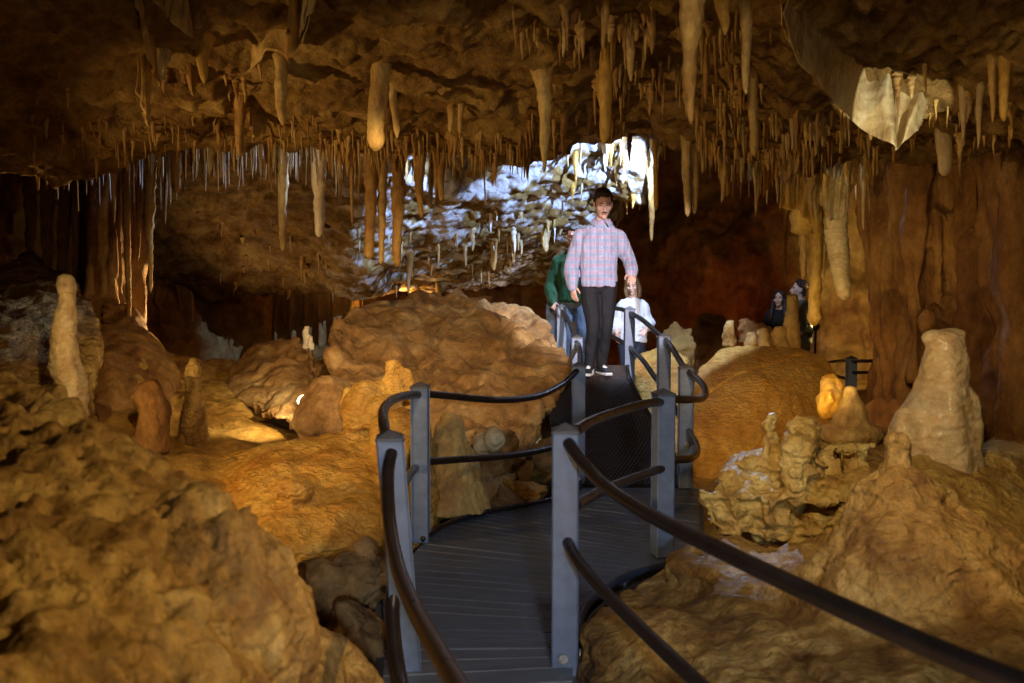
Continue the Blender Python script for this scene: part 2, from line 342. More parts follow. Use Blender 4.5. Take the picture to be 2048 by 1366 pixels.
FC = [(-900, [(-3, -.3), (3, 0), (5, .8), (7, 1.6), (9, 2.2), (18, 2.2)]),
      (-200, [(-3, -.3), (3, -.2), (5, .6), (6.5, 1.3), (7.5, 1.75), (9, 2.0), (18, 1.8)]),
      (40, [(-3, -.3), (3, -.3), (5, .35), (6.2, .9), (7.2, 1.55), (8, 1.8), (10, 1.6), (18, 1.4)]),
      (180, [(-3, -.3), (3, -.3), (5, .25), (6.2, .62), (7.2, 1.2), (7.8, 1.45), (8.4, 1.4), (10, .6), (18, .6)]),
      (270, [(-3, -.3), (3, -.3), (5, .2), (6.2, .5), (7.2, 1.05), (7.8, 1.25), (8.4, 1.1), (10, .4), (18, .5)]),
      (350, [(-3, -.3), (3, -.3), (5, .15), (6.5, .45), (8, .85), (8.8, .9), (9.6, .5), (11, .2), (18, .5)]),
      (450, [(-3, -.3), (3, -.3), (5, .1), (6.5, .4), (8, .72), (9, .87), (9.8, .5), (11, .2), (18, .5)]),
      (600, [(-3, -.3), (3.5, -.3), (5, -.1), (6.5, .25), (8, .55), (9.5, .75), (10.5, .4), (18, .5)]),
      (760, [(-3, -.35), (4, -.35), (5.5, -.3), (7, .1), (9, .7), (10, .9), (12, .9), (18, .8)]),
      (1100, [(-3, -.35), (5, -.35), (7, -.3), (8.5, .1), (10, .3), (11.5, .1), (13, .6), (18, .8)]),
      (1250, [(-3, -.35), (6, -.35), (8, -.1), (9.5, .0), (12, .0), (14, .5), (18, .8)]),
      (1400, [(-3, -.35), (5, -.35), (7, -.2), (9, .1), (11, .05), (13, .0), (15, .3), (18, .8)]),
      (1600, [(-3, -.35), (3, -.2), (5, -.1), (7, .1), (9, .2), (11, .0), (13, -.05), (14.5, .3), (18, .8)]),
      (1800, [(-3, -.35), (3, -.1), (5, .2), (7, .35), (9, .4), (13, .2), (18, .6)]),
      (2100, [(-3, -.3), (3, 0), (5, .4), (7, .7), (9, .7), (18, .8)]),
      (2900, [(-3, -.3), (3, 0), (5, .5), (7, 1), (9, 1.3), (18, 1.3)])]
floor_h = table_fn(FC, (-3, 18), 3)
def ffn(s, y):
    x = s * (y + 4); return np.stack([x, y, floor_h(x, y)], 1)
v, q = grid(np.linspace(-.75, .75, 520), ys[::2], ffn)
v0 = v.copy(); n = vnormals(v, q)
d = .07 * fbm(v0, .9, 3, seed=71) + .035 * fbm(v0, 3.2, 3, seed=74) + .01 * fbm(v0, 11, 2, seed=77) - .03 * np.maximum(0, ridged(v0, 1.6, 3, seed=80) - .7)
v = v + n * d[:, None]
mk('cave_floor', v, q, M['floor'], origin=(0, 0, 0), props=dict(kind='structure'))
FB = BVHTree.FromPolygons([tuple(c) for c in v], [tuple(int(i) for i in t) for t in q])
def floor_z(x, y):
    h = FB.ray_cast(Vector((x, y, 8)), Vector((0, 0, -1)))
    return h[0].z if h[0] else 0
# the wall that closes the chamber: one sheet following the plan of the cave
plan = spline([(-6.5, -2.3, 0), (-6.6, 2, 0), (-6.4, 6, 0), (-6.2, 9, 0), (-5.2, 12, 0), (-3.6, 14.6, 0), (-.5, 15.6, 0), (2.2, 15.8, 0), (4.2, 14.6, 0), (6.0, 13.4, 0), (7.2, 11, 0), (7.4, 8, 0), (7.0, 4, 0), (6.8, 0, 0), (6.6, -2.3, 0)], 40)
PL = np.array([tuple(p) for p in plan])
def wfn(u, z):
    i = np.clip(u.astype(int), 0, len(PL) - 2); t = (u - i)[:, None]
    p = PL[i] * (1 - t) + PL[i + 1] * t; p[:, 2] = z; return p
v, q = grid(np.linspace(0, len(PL) - 1.001, 900), np.linspace(-1.2, 5.2, 170), wfn)
v0 = v.copy(); n = vnormals(v, q)
c = np.array([0, 7, 1.5]); sgn = np.sign(np.sum(n[len(n) // 2] * (c - v[len(n) // 2])))
if sgn < 0: q = q[:, ::-1]; n = -n
d = .45 * fbm(v0, .45, 3, seed=101) + .16 * fbm(v0, 1.6, 3, seed=104, st=(1, 1, .8)) + .05 * fbm(v0, 5, 3, seed=107) - .08 * np.maximum(0, ridged(v0, 1.1, 3, seed=111) - .5) + .06 * fbm(v0, 3.5, 2, seed=115, st=(1, 1, .15))
v = v + n * d[:, None]
mk('cave_wall', v, q, M['wall'], origin=(0, 0, 0), props=dict(kind='structure'))
# ---------------------------------------------------------------- boulders, mounds, stalagmites and columns
def H(mb, pts, drop=None):
    w = [P(*p) for p in pts]
    if drop is not None: w = w + [Vector((p.x, p.y, drop)) for p in w]
    mb.hull(w)
def rock(name, label, cat, mb, mat, voxel=.03, sm=4, group=None, parent=None, **kw):
    v, q = remesh(mb, voxel, sm); v = rocky(v, q, **kw)
    pr = dict(label=label, category=cat, kind='thing') if label else {}
    if group: pr['group'] = group
    return mk(name, v, q, M[mat], parent, props=pr)
def cone(mb, px, py0, py1, d, r0, r1, n=14, lean=0, tip=.6, wob=.08, power=1.0, rings=12):
    """an upright formation: rounded tip at photo row py0, foot at py1"""
    a, b = P(px, py0, d), P(px + lean, py1, d); pts = []; rad = []
    ph = random.random() * 9
    for i in range(rings + 1):
        t = i / rings; p = a.lerp(b, t); p.x += wob * r0 * math.sin(ph + t * 7); p.y += wob * r0 * math.cos(ph + t * 5); pts.append(p)
        rad.append(r0 + (r1 - r0) * t ** power)
    cap = Vector((0, 0, r0 * tip)); pts = [pts[0], pts[0] - cap * .12, pts[0] - cap * .45] + [p - cap * (1 - i / rings) for i, p in enumerate(pts)][0:]
    rad = [r0 * .35, r0 * .68, r0 * .9] + rad
    mb.tube(pts, rad, n)
# central great boulder
m = MB(); H(m, [(652, 650, 7.9), (668, 628, 8.3), (720, 608, 8.8), (800, 588, 9.4), (880, 572, 9.8), (950, 592, 9.7), (1080, 626, 9.2), (1136, 690, 8.5), (655, 740, 7.4), (690, 800, 6.9), (1140, 750, 7.7), (1100, 830, 7.0),
              (1000, 930, 6.5), (850, 900, 6.3), (740, 860, 6.5), (1085, 900, 6.9), (860, 1000, 6.2), (1040, 1010, 6.4), (700, 700, 10.5), (900, 640, 11), (1080, 680, 10.2)])
H(m, [(870, 860, 6.25), (940, 830, 6.4), (1040, 850, 6.5), (1080, 960, 6.45), (880, 1010, 6.1), (980, 1015, 6.15), (1000, 900, 6.9)])
rock('boulder', 'huge flat-topped tan boulder filling the middle of the cave beside the ramp', 'boulder', m, 'boulder', .03, 1, big=.07, bs=.9, mid=.07, ms=2.4, fine=.024, fs=8, ridge=.15, rs=1.5, seed=2)
m = MB(); H(m, [(830, 738, 6.75), (845, 722, 6.8), (868, 706, 6.9), (872, 718, 6.75), (846, 742, 6.6), (835, 748, 6.55)], None); v, q = remesh(m, .012, 2); 
mk('rock_slab', rocky(v, q, big=.01, bs=5, mid=.012, ms=12, fine=.004, fs=40), q, M['boulder'], props=dict(label='small loose slab of rock leaning on the big boulder front', category='rock'))
m = MB(); H(m, [(430, 735, 8.5), (470, 712, 8.6), (540, 690, 8.4), (565, 668, 8.3), (600, 660, 8.3), (632, 690, 8.0), (648, 740, 7.7), (640, 800, 7.3), (590, 850, 6.9), (510, 830, 7.2), (440, 790, 7.7), (520, 740, 9.2), (620, 720, 8.9)])
rock('boulder', 'wedge-shaped brown boulder with the glowing spot of light at its foot', 'boulder', m, 'boulder', .03, 3, big=.07, bs=1.2, mid=.045, ms=3, fine=.012, fs=11, ridge=.08, rs=1.7, seed=6)
m = MB(); cone(m, 614, 652, 700, 8.15, .028, .055, n=8, wob=.3, rings=8); cone(m, 622, 672, 700, 8.12, .02, .04, n=8)
v, q = remesh(m, .012, 2); mk('stalagmite', rocky(v, q, .004, 8, .008, 30, .003, 60), q, M['white'], props=dict(label='tiny white stalagmite on the tip of the wedge-shaped boulder', category='stalagmite'))
m = MB(); m.ell(P(662, 812, 6.75), (.27, .28, .24)); m.ell(P(628, 850, 6.7), (.2, .25, .2)); m.ell(P(700, 850, 6.6), (.2, .2, .2))
rock('boulder', 'rounded pinkish boulder beside the small floor spotlight', 'boulder', m, 'boulder', .025, 5, big=.04, bs=2, mid=.03, ms=5, fine=.01, fs=14, ridge=.03, seed=8)
# flowstone bench with knobs left of the boardwalk
m = MB(); H(m, [(450, 965, 5.75), (430, 905, 6.4), (500, 1085, 4.75), (545, 985, 5.2), (560, 935, 5.5), (640, 885, 5.9), (700, 862, 6.1), (850, 868, 6.0), (870, 940, 5.75), (860, 1050, 5.5), (760, 1085, 5.0), (620, 1100, 4.75), (540, 1040, 4.9), (640, 900, 7), (850, 900, 6.9)], -.4)
H(m, [(700, 770, 6.3), (740, 755, 6.35), (800, 770, 6.3), (830, 800, 6.2), (840, 900, 5.9), (690, 900, 5.9), (700, 830, 6.9), (830, 830, 6.8)])
cone(m, 785, 716, 800, 6.15, .07, .15, n=12); cone(m, 730, 758, 850, 6.05, .10, .17, n=12); cone(m, 820, 730, 800, 6.2, .055, .09); cone(m, 768, 800, 860, 5.95, .12, .2)
m.ell(P(592, 975, 5.1), (.12, .12, .1)); m.ell(P(800, 905, 5.75), (.22, .2, .3))
rock('flowstone_bench', 'smooth orange flowstone bench with rounded knobs behind the tall grey post', 'flowstone', m, 'flow', .022, 5, big=.05, bs=1.4, mid=.022, ms=4, fine=.006, fs=14, flute=.015, seed=14)
m = MB(); cone(m, 697, 775, 830, 6.35, .045, .075, n=10)
v, q = remesh(m, .012, 2); mk('stalagmite', rocky(v, q, .006, 6, .006, 20, .002, 50), q, M['olive'], props=dict(label='little yellow stalagmite between the pinkish boulder and the orange flowstone knobs', category='stalagmite'))
m = MB(); cone(m, 905, 828, 1015, 5.95, .075, .30, n=16, power=1.2); m.ell(P(886, 880, 5.9), (.08, .09, .14))
rock('stalagmite', 'pale speckled stalagmite seen between the two left handrails', 'stalagmite', m, 'tan', .016, 3, big=.02, bs=3, mid=.014, ms=9, fine=.005, fs=30, seed=17)
m = MB(); m.ell(P(988, 878, 6.15), (.085, .08, .11)); m.ell(P(965, 890, 6.2), (.08, .08, .1))
rock('stalagmite', 'short cream stump of stalagmite against the foot of the great boulder', 'stalagmite', m, 'cream', .014, 4, big=.015, bs=5, mid=.01, ms=12, fine=.003, fs=30, seed=18)
for i, (px, py, d, r, lab) in enumerate([(1050, 985, 6.3, .2, 'dark orange lump of rock at the deck edge under the lower rail'), (1095, 905, 6.75, .22, 'brown rock wedged between the great boulder and the ramp'),
        (655, 1150, 4.25, .30, 'grey-brown broken rock beside the near left post'), (735, 1175, 4.3, .24, 'pale cracked rock touching the boardwalk edge'), (715, 1270, 3.75, .24, 'small ochre rock lying lowest beside the boardwalk'), (1010, 1010, 6.1, .16, 'rounded cream rock beside the deck hose')]):
    m = MB(); rr = random.Random(i)
    m.hull([P(px, py, d) + Vector((rr.gauss(0, 1), rr.gauss(0, 1), rr.gauss(0, .8))).normalized() * r * rr.uniform(.8, 1.15) for _ in range(16)])
    rock('rock', lab, 'rock', m, 'boulder' if i != 0 else 'flow', .018, 3, big=.03, bs=3, mid=.02, ms=7, fine=.008, fs=20, ridge=.04, rs=3, seed=30 + i)
# foreground mounds
m = MB(); H(m, [(-700, 660, 2.9), (-300, 690, 2.7), (0, 738, 2.5), (110, 768, 2.45), (210, 828, 2.35), (320, 902, 2.25), (430, 995, 2.15), (520, 1085, 2.05), (566, 1150, 1.98), (578, 1225, 1.92), (560, 1290, 1.8), (420, 1366, 1.5), (100, 1366, 1.2), (-400, 1366, 1.1), (-700, 1100, 1.4)], -.3)
m.ell(P(300, 1270, 1.95), (.4, .3, .36)); m.ell(P(80, 1150, 2.05), (.45, .3, .38))
rock('flowstone_mound', 'big blurred brown rock mound filling the lower left foreground', 'rock mound', m, 'lump', .018, 12, big=.015, bs=1.6, mid=.022, ms=7, fine=.012, fs=18, ridge=.045, rs=6.5, st=(1.2, 1.2, .45), seed=40)
m = MB(); H(m, [(560, 1225, 2.6), (640, 1235, 2.7), (705, 1275, 2.75), (765, 1335, 2.75), (790, 1420, 2.7), (600, 1500, 2.2), (500, 1400, 2.2)], -.3)
rock('flowstone_mound', 'low rounded brown mound between the foreground rock and the near left post', 'rock mound', m, 'lump', .02, 8, big=.04, bs=2.4, mid=.02, ms=6, fine=.006, fs=17, seed=43)
m = MB(); H(m, [(1160, 1300, 3.45), (1190, 1240, 3.7), (1260, 1190, 4.0), (1345, 1150, 4.3), (1430, 1118, 4.4), (1540, 1100, 4.3), (1700, 1060, 4.0), (1900, 1040, 3.8), (2080, 1150, 3.3), (2300, 1250, 3.0), (2200, 1500, 2.0), (1700, 1500, 2.3), (1330, 1480, 2.7), (1180, 1400, 3.1)], -.35)
a = P(1795, 930, 3.45)
m.tube([a + Vector((0, 0, 0)), a + Vector((0, 0, -.03)), a + Vector((.01, -.02, -.12)), a + Vector((.02, -.06, -.3)), a + Vector((.02, -.15, -.6)), a + Vector((.03, -.25, -1.1))], [.05, .11, .2, .36, .56, .8], 20)
cone(m, 1786, 872, 935, 3.44, .026, .05, n=10); cone(m, 1806, 876, 935, 3.45, .025, .045, n=10)
m.ell(P(1500, 1140, 4.0), (.4, .3, .12)); m.ell(P(1330, 1280, 3.4), (.35, .3, .12)); m.ell(P(2000, 1180, 3.3), (.35, .35, .25))
rock('flowstone_mound', 'ochre cone of wet flowstone with a two-pronged stub on top in the right foreground', 'rock mound', m, 'lump', .02, 6, big=.035, bs=2.2, mid=.028, ms=5, fine=.008, fs=17, ridge=.02, rs=3.5, flute=.02, fls=7, seed=50)
# craggy formation behind it with hanging edges
m = MB(); H(m, [(1415, 985, 4.5), (1440, 945, 4.6), (1500, 905, 4.75), (1560, 885, 4.8), (1640, 880, 4.75), (1740, 915, 4.5), (1745, 985, 4.3), (1690, 1010, 4.25), (1560, 1000, 4.3), (1450, 1010, 4.35), (1700, 900, 5.6), (1480, 930, 5.5)])
H(m, [(1560, 960, 4.6), (1740, 960, 4.5), (1720, 1060, 4.4), (1600, 1080, 4.5), (1640, 1000, 5.4)], -.2)
for px, p0, p1, d, r in [(1416, 975, 1062, 4.45, .055), (1440, 985, 1085, 4.42, .06), (1472, 985, 1092, 4.38, .07), (1505, 980, 1078, 4.38, .06), (1530, 990, 1095, 4.36, .07), (1562, 980, 1070, 4.4, .06)]:
    A, B = P(px, p0, d), P(px + 4, p1, d); m.tube([A, A.lerp(B, .5), B], [r * 1.2, r, r * .4], 9)
m.ell(P(1605, 868, 4.55), (.13, .13, .12)); m.ell(P(1592, 842, 4.6), (.05, .06, .05)); m.ell(P(1600, 920, 4.4), (.12, .12, .14))
A, B = P(1592, 930, 4.36), P(1586, 1035, 4.33); m.tube([A, A.lerp(B, .5), B], [.1, .07, .02], 10)
A, B = P(1640, 920, 4.4), P(1640, 960, 4.33); m.tube([A, B], [.08, .03], 10)
m.ell(P(1650, 1050, 4.42), (.22, .14, .16)); m.ell(P(1570, 1060, 4.45), (.16, .14, .12)); m.ell(P(1720, 1010, 4.4), (.14, .14, .16)); cone(m, 1541, 828, 910, 4.75, .045, .085, n=10)
m.hull([P(1660, 905, 4.5), P(1755, 885, 4.6), P(1760, 897, 4.55), P(1680, 920, 4.4), P(1700, 893, 4.8)])
rock('flowstone_crag', 'craggy cream and brown flowstone ledge with hanging drips along its left edge', 'flowstone', m, 'crag', .017, 3, big=.03, bs=2.5, mid=.035, ms=5, fine=.008, fs=18, ridge=.06, rs=3.2, flute=.02, seed=57)
# big pale stalagmite and its skirt
m = MB(); cone(m, 1891, 668, 960, 4.95, .105, .30, n=20, lean=-28, power=1.25, tip=.35, wob=.12)
m.ell(P(1862, 676, 4.95), (.05, .06, .035)); m.ell(P(1912, 672, 4.95), (.06, .06, .04)); m.ell(P(1925, 870, 4.9), (.1, .12, .3)); m.ell(P(1815, 890, 4.9), (.12, .12, .22))
rock('stalagmite', 'tall pale blunt-topped stalagmite standing in front of the rust column', 'stalagmite', m, 'cream', .017, 6, big=.016, bs=3, mid=.010, ms=6, fine=.004, fs=20, flute=.02, fls=7, seed=60)
m = MB(); H(m, [(1760, 900, 4.9), (1830, 890, 5.0), (1950, 905, 4.95), (2060, 1010, 4.6), (2100, 1110, 4.2), (1900, 1060, 4.2), (1850, 960, 4.4), (2100, 900, 5.6)], -.1)
rock('flowstone_apron', 'cream and ochre apron of flowstone sloping right from the pale stalagmite foot', 'flowstone', m, 'crag', .022, 6, big=.04, bs=2, mid=.02, ms=5, fine=.006, fs=16, flute=.015, seed=63)
m = MB(); cone(m, 1702, 770, 850, 5.6, .05, .13, n=12, power=1.5); m.ell(P(1700, 868, 5.6), (.2, .2, .09))
rock('stalagmite', 'short ringed beige stalagmite beside the broken yellow stump', 'stalagmite', m, 'tan', .015, 3, big=.015, bs=4, mid=.012, ms=10, fine=.004, fs=28, seed=66)
m = MB(); H(m, [(1632, 790, 5.9), (1650, 752, 5.9), (1662, 748, 5.9), (1680, 770, 5.8), (1700, 790, 5.9), (1690, 850, 5.8), (1648, 850, 5.8), (1630, 830, 5.85), (1660, 790, 5.65), (1670, 800, 6.1)])
rock('stalagmite', 'broken yellow stump of stalagmite in front of the domed boulder', 'stalagmite', m, 'amber', .015, 2, big=.03, bs=4, mid=.02, ms=9, fine=.006, fs=25, ridge=.03, rs=5, seed=68)
m = MB(); H(m, [(1590, 870, 5.7), (1640, 845, 5.9), (1720, 845, 5.9), (1780, 870, 5.7), (1790, 960, 5.2), (1600, 930, 5.3)], -.3)
rock('rock', 'dark rock shelf carrying the broken stump and the ringed stalagmite', 'rock', m, 'lump', .025, 5, big=.04, bs=2, mid=.03, ms=5, fine=.01, fs=15, seed=70)
# domed boulders right of the ramp
m = MB(); H(m, [(1382, 790, 8.3), (1400, 735, 8.7), (1440, 704, 9.0), (1520, 694, 9.3), (1600, 694, 9.4), (1650, 715, 9.2), (1690, 770, 8.8), (1698, 860, 8.4), (1660, 960, 7.9), (1500, 975, 7.6), (1390, 960, 7.6), (1376, 870, 7.9), (1530, 760, 8.1), (1470, 720, 10.4), (1640, 730, 10.4)], -.2)
v, q = remesh(m, .017, 12); v = rocky(v, q, big=.05, bs=.8, mid=.016, ms=3, fine=.008, fs=12, seed=73)
bv = BVHTree.FromPolygons([tuple(c) for c in v], [tuple(int(i) for i in t) for t in q]); crk = []
for px, py in [(1400, 792), (1418, 782), (1440, 770), (1462, 754), (1480, 745), (1500, 741), (1520, 733), (1545, 727), (1560, 722), (1580, 712), (1602, 708)]:
    h = bv.ray_cast(Vector((0, 0, EYE)), (P(px, py, 1) - Vector((0, 0, EYE))).normalized())
    if h[0]: crk.append(h[0])
crk = np.array([tuple(p + Vector((random.uniform(-.01, .01), 0, random.uniform(-.012, .012)))) for p in spline(crk, 14)])
dm = np.full(len(v), 9.0); sel = np.where((np.abs(v - crk.mean(0)) < 1.2).all(1))[0]
dm[sel] = np.sqrt(((v[sel][:, None, :] - crk[None]) ** 2).sum(2)).min(1)
v = v - vnormals(v, q) * (.05 * np.exp(-(dm / .016) ** 2))[:, None]
mk('boulder', v, q, M['flow'], props=dict(label='great smooth orange-brown domed boulder with a long crack right of the ramp', category='boulder', kind='thing'))
m = MB(); H(m, [(1262, 730, 9.6), (1285, 700, 9.9), (1315, 688, 10), (1375, 712, 9.6), (1385, 800, 8.8), (1385, 930, 8.0), (1330, 930, 8.1), (1290, 860, 8.7)], -.2)
rock('boulder', 'brown rounded boulder behind the right-hand posts of the ramp', 'boulder', m, 'flow', .03, 6, big=.05, bs=1.2, mid=.025, ms=4, fine=.008, fs=12, seed=75)
for i, (pts, lab) in enumerate([([(1322, 655, 11.5), (1350, 640, 11.6), (1385, 655, 11.5), (1395, 690, 11.2), (1325, 700, 11.2), (1360, 680, 12.3)], 'reddish angular boulder in the dark rear behind the white-bloused woman'),
        ([(1385, 650, 12.5), (1400, 632, 12.6), (1450, 632, 12.6), (1475, 655, 12.4), (1480, 690, 12), (1380, 690, 12), (1430, 660, 13.4)], 'wide brown boulder in the dark rear left of the dark-haired woman')]):
    m = MB(); H(m, pts, 0); rock('boulder', lab, 'boulder', m, 'wall', .035, 3, big=.06, bs=1.6, mid=.04, ms=4, fine=.012, fs=12, ridge=.05, seed=80 + i)
# little formations on top of the dome
for i, (px, p0, p1, d, r0, r1, lab) in enumerate([(1459, 641, 695, 9.75, .05, .09, 'knobbly stalagmite at the white-lit left rim of the domed boulder'), (1583, 588, 700, 9.75, .065, .10, 'tall slim stalagmite on the domed boulder in front of the man in olive'),
        (1503, 664, 695, 9.7, .045, .08, 'small round stalagmite left of the middle on the domed boulder rim'), (1528, 657, 695, 9.7, .05, .09, 'small twin-lobed stalagmite in the middle of the domed boulder rim'), (1556, 652, 696, 9.7, .075, .1, 'fat dome-shaped stalagmite next to the tall slim one')]):
    m = MB(); cone(m, px, p0, p1, d, r0, r1, n=12, wob=.15)
    if i == 3: m.ell(P(px - 6, 668, d), (.05, .05, .05))
    rock('stalagmite', lab, 'stalagmite', m, 'tan', .014, 3, big=.02, bs=4, mid=.012, ms=10, fine=.004, fs=25, seed=84 + i, group='stalagmites on the domed boulder')
m = MB(); H(m, [(1472, 690, 10.0), (1478, 640, 10.1), (1490, 633, 10.1), (1510, 637, 10.1), (1545, 655, 10.1), (1570, 690, 10), (1510, 660, 10.4)])
rock('rock', 'low reddish rock ridge behind the little stalagmites on the domed boulder', 'rock', m, 'red', .02, 3, big=.04, bs=2.5, mid=.03, ms=6, fine=.008, fs=18, seed=90)
# rust columns on the right
def column(mb, px, d, r0, r1, z0=-.4, z1=2.95, n=18, rings=14):
    b = P(px, 700, d); ph = random.random() * 9; pts = []; rad = []
    for i in range(rings + 1):
        t = i / rings; pts.append(Vector((b.x + .05 * math.sin(ph + 3 * t), b.y + .04 * math.cos(ph + 4 * t), z0 + (z1 - z0) * t))); e = (2 * t - 1)
        rad.append((r0 + (r1 - r0) * t) * (1 + .35 * max(0, abs(e) - .55)))
    mb.tube(pts, rad, n)
m = MB()
for px, d, r0, r1 in [(1810, 7.6, .30, .30), (1850, 7.3, .26, .30), (1905, 7.3, .38, .36), (1965, 7.0, .34, .30), (1880, 7.8, .45, .5), (1790, 7.9, .2, .26)]: column(m, px, d, r0, r1)
for px, d, r, p0, p1 in [(1830, 7.05, .07, 330, 760), (1885, 6.95, .1, 420, 600), (1930, 6.85, .09, 330, 640), (1955, 6.75, .1, 480, 900), (1800, 7.3, .07, 330, 620)]:
    A, B = P(px, p0, d), P(px, p1, d); m.tube([A, A.lerp(B, .4), B], [r, r, r * .3], 10)
m.ell(P(1900, 640, 6.95), (.2, .12, .1)); m.ell(P(1800, 950, 7.2), (.5, .4, .5)); m.ell(P(1980, 960, 6.6), (.5, .4, .55))
rock('flowstone_column', 'massive rust-brown fluted column joining floor and ceiling on the right', 'rock column', m, 'red', .024, 3, big=.07, bs=1.2, mid=.035, ms=4.5, fine=.018, fs=12, flute=.05, fls=4.4, rib=.15, ribs=3.4, st=(1, 1, .5), seed=95)
m = MB()
for px, d, r0, r1 in [(2075, 6.4, .30, .32), (2140, 6.1, .4, .4)]: column(m, px, d, r0, r1)
rock('flowstone_column', 'dark rust column cut by the right edge beside the lit gap', 'rock column', m, 'red', .024, 3, big=.07, bs=1.2, mid=.035, ms=4.5, fine=.018, fs=12, flute=.05, fls=4.4, rib=.15, ribs=3.4, st=(1, 1, .5), seed=97)
# left: flowstone base, columns and stalagmites
m = MB(); H(m, [(-60, 560, 8.2), (40, 530, 8.0), (110, 560, 7.6), (190, 600, 7.3), (200, 720, 6.6), (180, 830, 6.0), (-60, 800, 5.6), (0, 640, 7.0), (60, 500, 8.8)], .2)
rock('flowstone_mound', 'dark grey-brown flowstone hump behind the tall cream stalagmite', 'rock mound', m, 'lump', .03, 8, big=.06, bs=1.3, mid=.025, ms=4, fine=.008, fs=14, flute=.03, seed=101)
m = MB(); H(m, [(205, 600, 7.6), (265, 610, 7.7), (285, 660, 7.6), (345, 715, 7.7), (360, 735, 7.5), (330, 840, 6.7), (190, 840, 6.2), (180, 720, 6.9), (250, 640, 8.3)], .2)
rock('flowstone_mound', 'reddish flowstone base with a lit mossy ridge under the left columns', 'rock mound', m, 'red', .028, 6, big=.05, bs=1.6, mid=.02, ms=5, fine=.008, fs=16, flute=.03, seed=104)
cols = [(228, 7.9, .16, .2, .9, 'broad brown fluted column beside the lit strip of rock'), (262, 8.2, .10, .12, .9, 'narrow orange-edged column right of the broad brown one'), (205, 8.3, .12, .18, 1.0, 'dark brown column set back behind the broad one')]
for i, (px, d, r0, r1, z0, lab) in enumerate(cols):
    m = MB(); column(m, px, d, r0, r1, z0, 3.25, 14)
    rock('flowstone_column', lab, 'rock column', m, 'red', .022, 3, big=.03, bs=2, mid=.02, ms=6, fine=.008, fs=20, flute=.02, fls=8, rib=.07, ribs=7, st=(1, 1, .4), seed=110 + i)
m = MB(); cone(m, 128, 548, 815, 5.9, .055, .115, n=16, lean=8, wob=.25, rings=20); cone(m, 133, 770, 830, 5.9, .1, .14)
rock('stalagmite', 'tall slender cream stalagmite on the far left', 'stalagmite', m, 'cream', .014, 3, big=.02, bs=4, mid=.012, ms=8, fine=.005, fs=25, seed=115)
m = MB(); cone(m, 386, 716, 900, 6.5, .04, .13, n=14, rings=16)
rock('stalagmite', 'pointed reddish-brown stalagmite on the flowstone floor at left', 'stalagmite', m, 'lump', .015, 3, big=.02, bs=4, mid=.014, ms=8, fine=.005, fs=25, seed=117)
m = MB(); cone(m, 300, 758, 900, 6.1, .10, .14, n=14, tip=1.0)
rock('stalagmite', 'thick rounded rust stalagmite leaning against the red flowstone base', 'stalagmite', m, 'red', .016, 4, big=.025, bs=3, mid=.014, ms=8, fine=.005, fs=25, flute=.015, seed=119)
# ---------------------------------------------------------------- boardwalk, ramp and railings
M['steel'] = plain_mat('blue_grey_painted_steel', (.17, .225, .345), rough=.42, var=.35, sc=14, bump=.06, bsc=220)
M['cap'] = plain_mat('dark_post_cap', (.10, .10, .115), rough=.5, var=.3, sc=20)
M['hose'] = plain_mat('dark_rail_tube', (.02, .015, .014), rough=.3, var=.4, sc=10, bump=.05, bsc=80)
M['deck'] = plain_mat('charcoal_decking', (.10, .13, .19), rough=.36, var=.45, sc=5, bump=.35, bsc=40, st=(1, 6, 1))
M['seam'] = plain_mat('pale_board_seam', (.42, .43, .46), rough=.4, var=.5, sc=30)  # pale strips laid between the boards
M['black'] = plain_mat('black_grating', (.014, .012, .012), rough=.62, var=.4, sc=40)
M['wire'] = plain_mat('dark_grating_wire', (.10, .065, .048), rough=.45, var=.5, sc=30)
M['bolt'] = plain_mat('galvanised_bolt', (.55, .53, .5), rough=.4, metal=.8, var=.3, sc=60)
M['cable'] = plain_mat('navy_cable', (.03, .045, .085), rough=.4, var=.3)
PW = .108
def post(parent, px, py, d, z0=0., tilt=0, rz=0, bolts=()):
    top = P(px, py, d); x, y, zt = top; zt -= .035
    foot = Vector((x + tilt, y, z0)); m = MB(); h = PW / 2; ax = Vector((math.cos(rz), math.sin(rz), 0)); ay = Vector((-math.sin(rz), math.cos(rz), 0))
    b = .006
    def ring(c, r):
        out = []
        for sx, sy in ((-1, -1), (1, -1), (1, 1), (-1, 1)):
            out += [c + ax * sx * (r - (b if sx * sy > 0 else 0)) + ay * sy * (r - (0 if sx * sy > 0 else b)), c + ax * sx * (r - (0 if sx * sy > 0 else b)) + ay * sy * (r - (b if sx * sy > 0 else 0))]
        return out
    tp = Vector((x, y, zt)); vs = ring(foot, h) + ring(tp, h)
    m.add(vs, [(i, (i + 1) % 8, 8 + (i + 1) % 8, 8 + i) for i in range(8)] + [tuple(range(7, -1, -1)), tuple(range(8, 16))])
    o = m.build('post', M['steel'], parent, smooth=False)
    c = MB(); r1 = ring(tp + Vector((0, 0, .001)), h + .004); r2 = ring(tp + Vector((0, 0, .012)), h + .004); r3 = [tp + Vector((0, 0, .042))]
    c.add(r1 + r2 + r3, [(i, (i + 1) % 8, 8 + (i + 1) % 8, 8 + i) for i in range(8)] + [(8 + i, 8 + (i + 1) % 8, 16) for i in range(8)] + [tuple(range(7, -1, -1))])
    c.build('cap', M['cap'], o, smooth=False)
    for bx, bz, side in bolts:
        bm_ = MB(); ctr = Vector((x, y, z0)) + (Vector((bx, -h - .004, bz)) if side == 'f' else Vector((h + .006, bx, bz)))
        dr = Vector((0, -1, 0)) if side == 'f' else Vector((1, 0, 0))
        bm_.tube([ctr, ctr + dr * .004], .019, 16); bm_.tube([ctr + dr * .0045, ctr + dr * .014], .011, 6); bm_.build('bolt', M['bolt'], o, smooth=False)
    return Vector((x, y, zt))
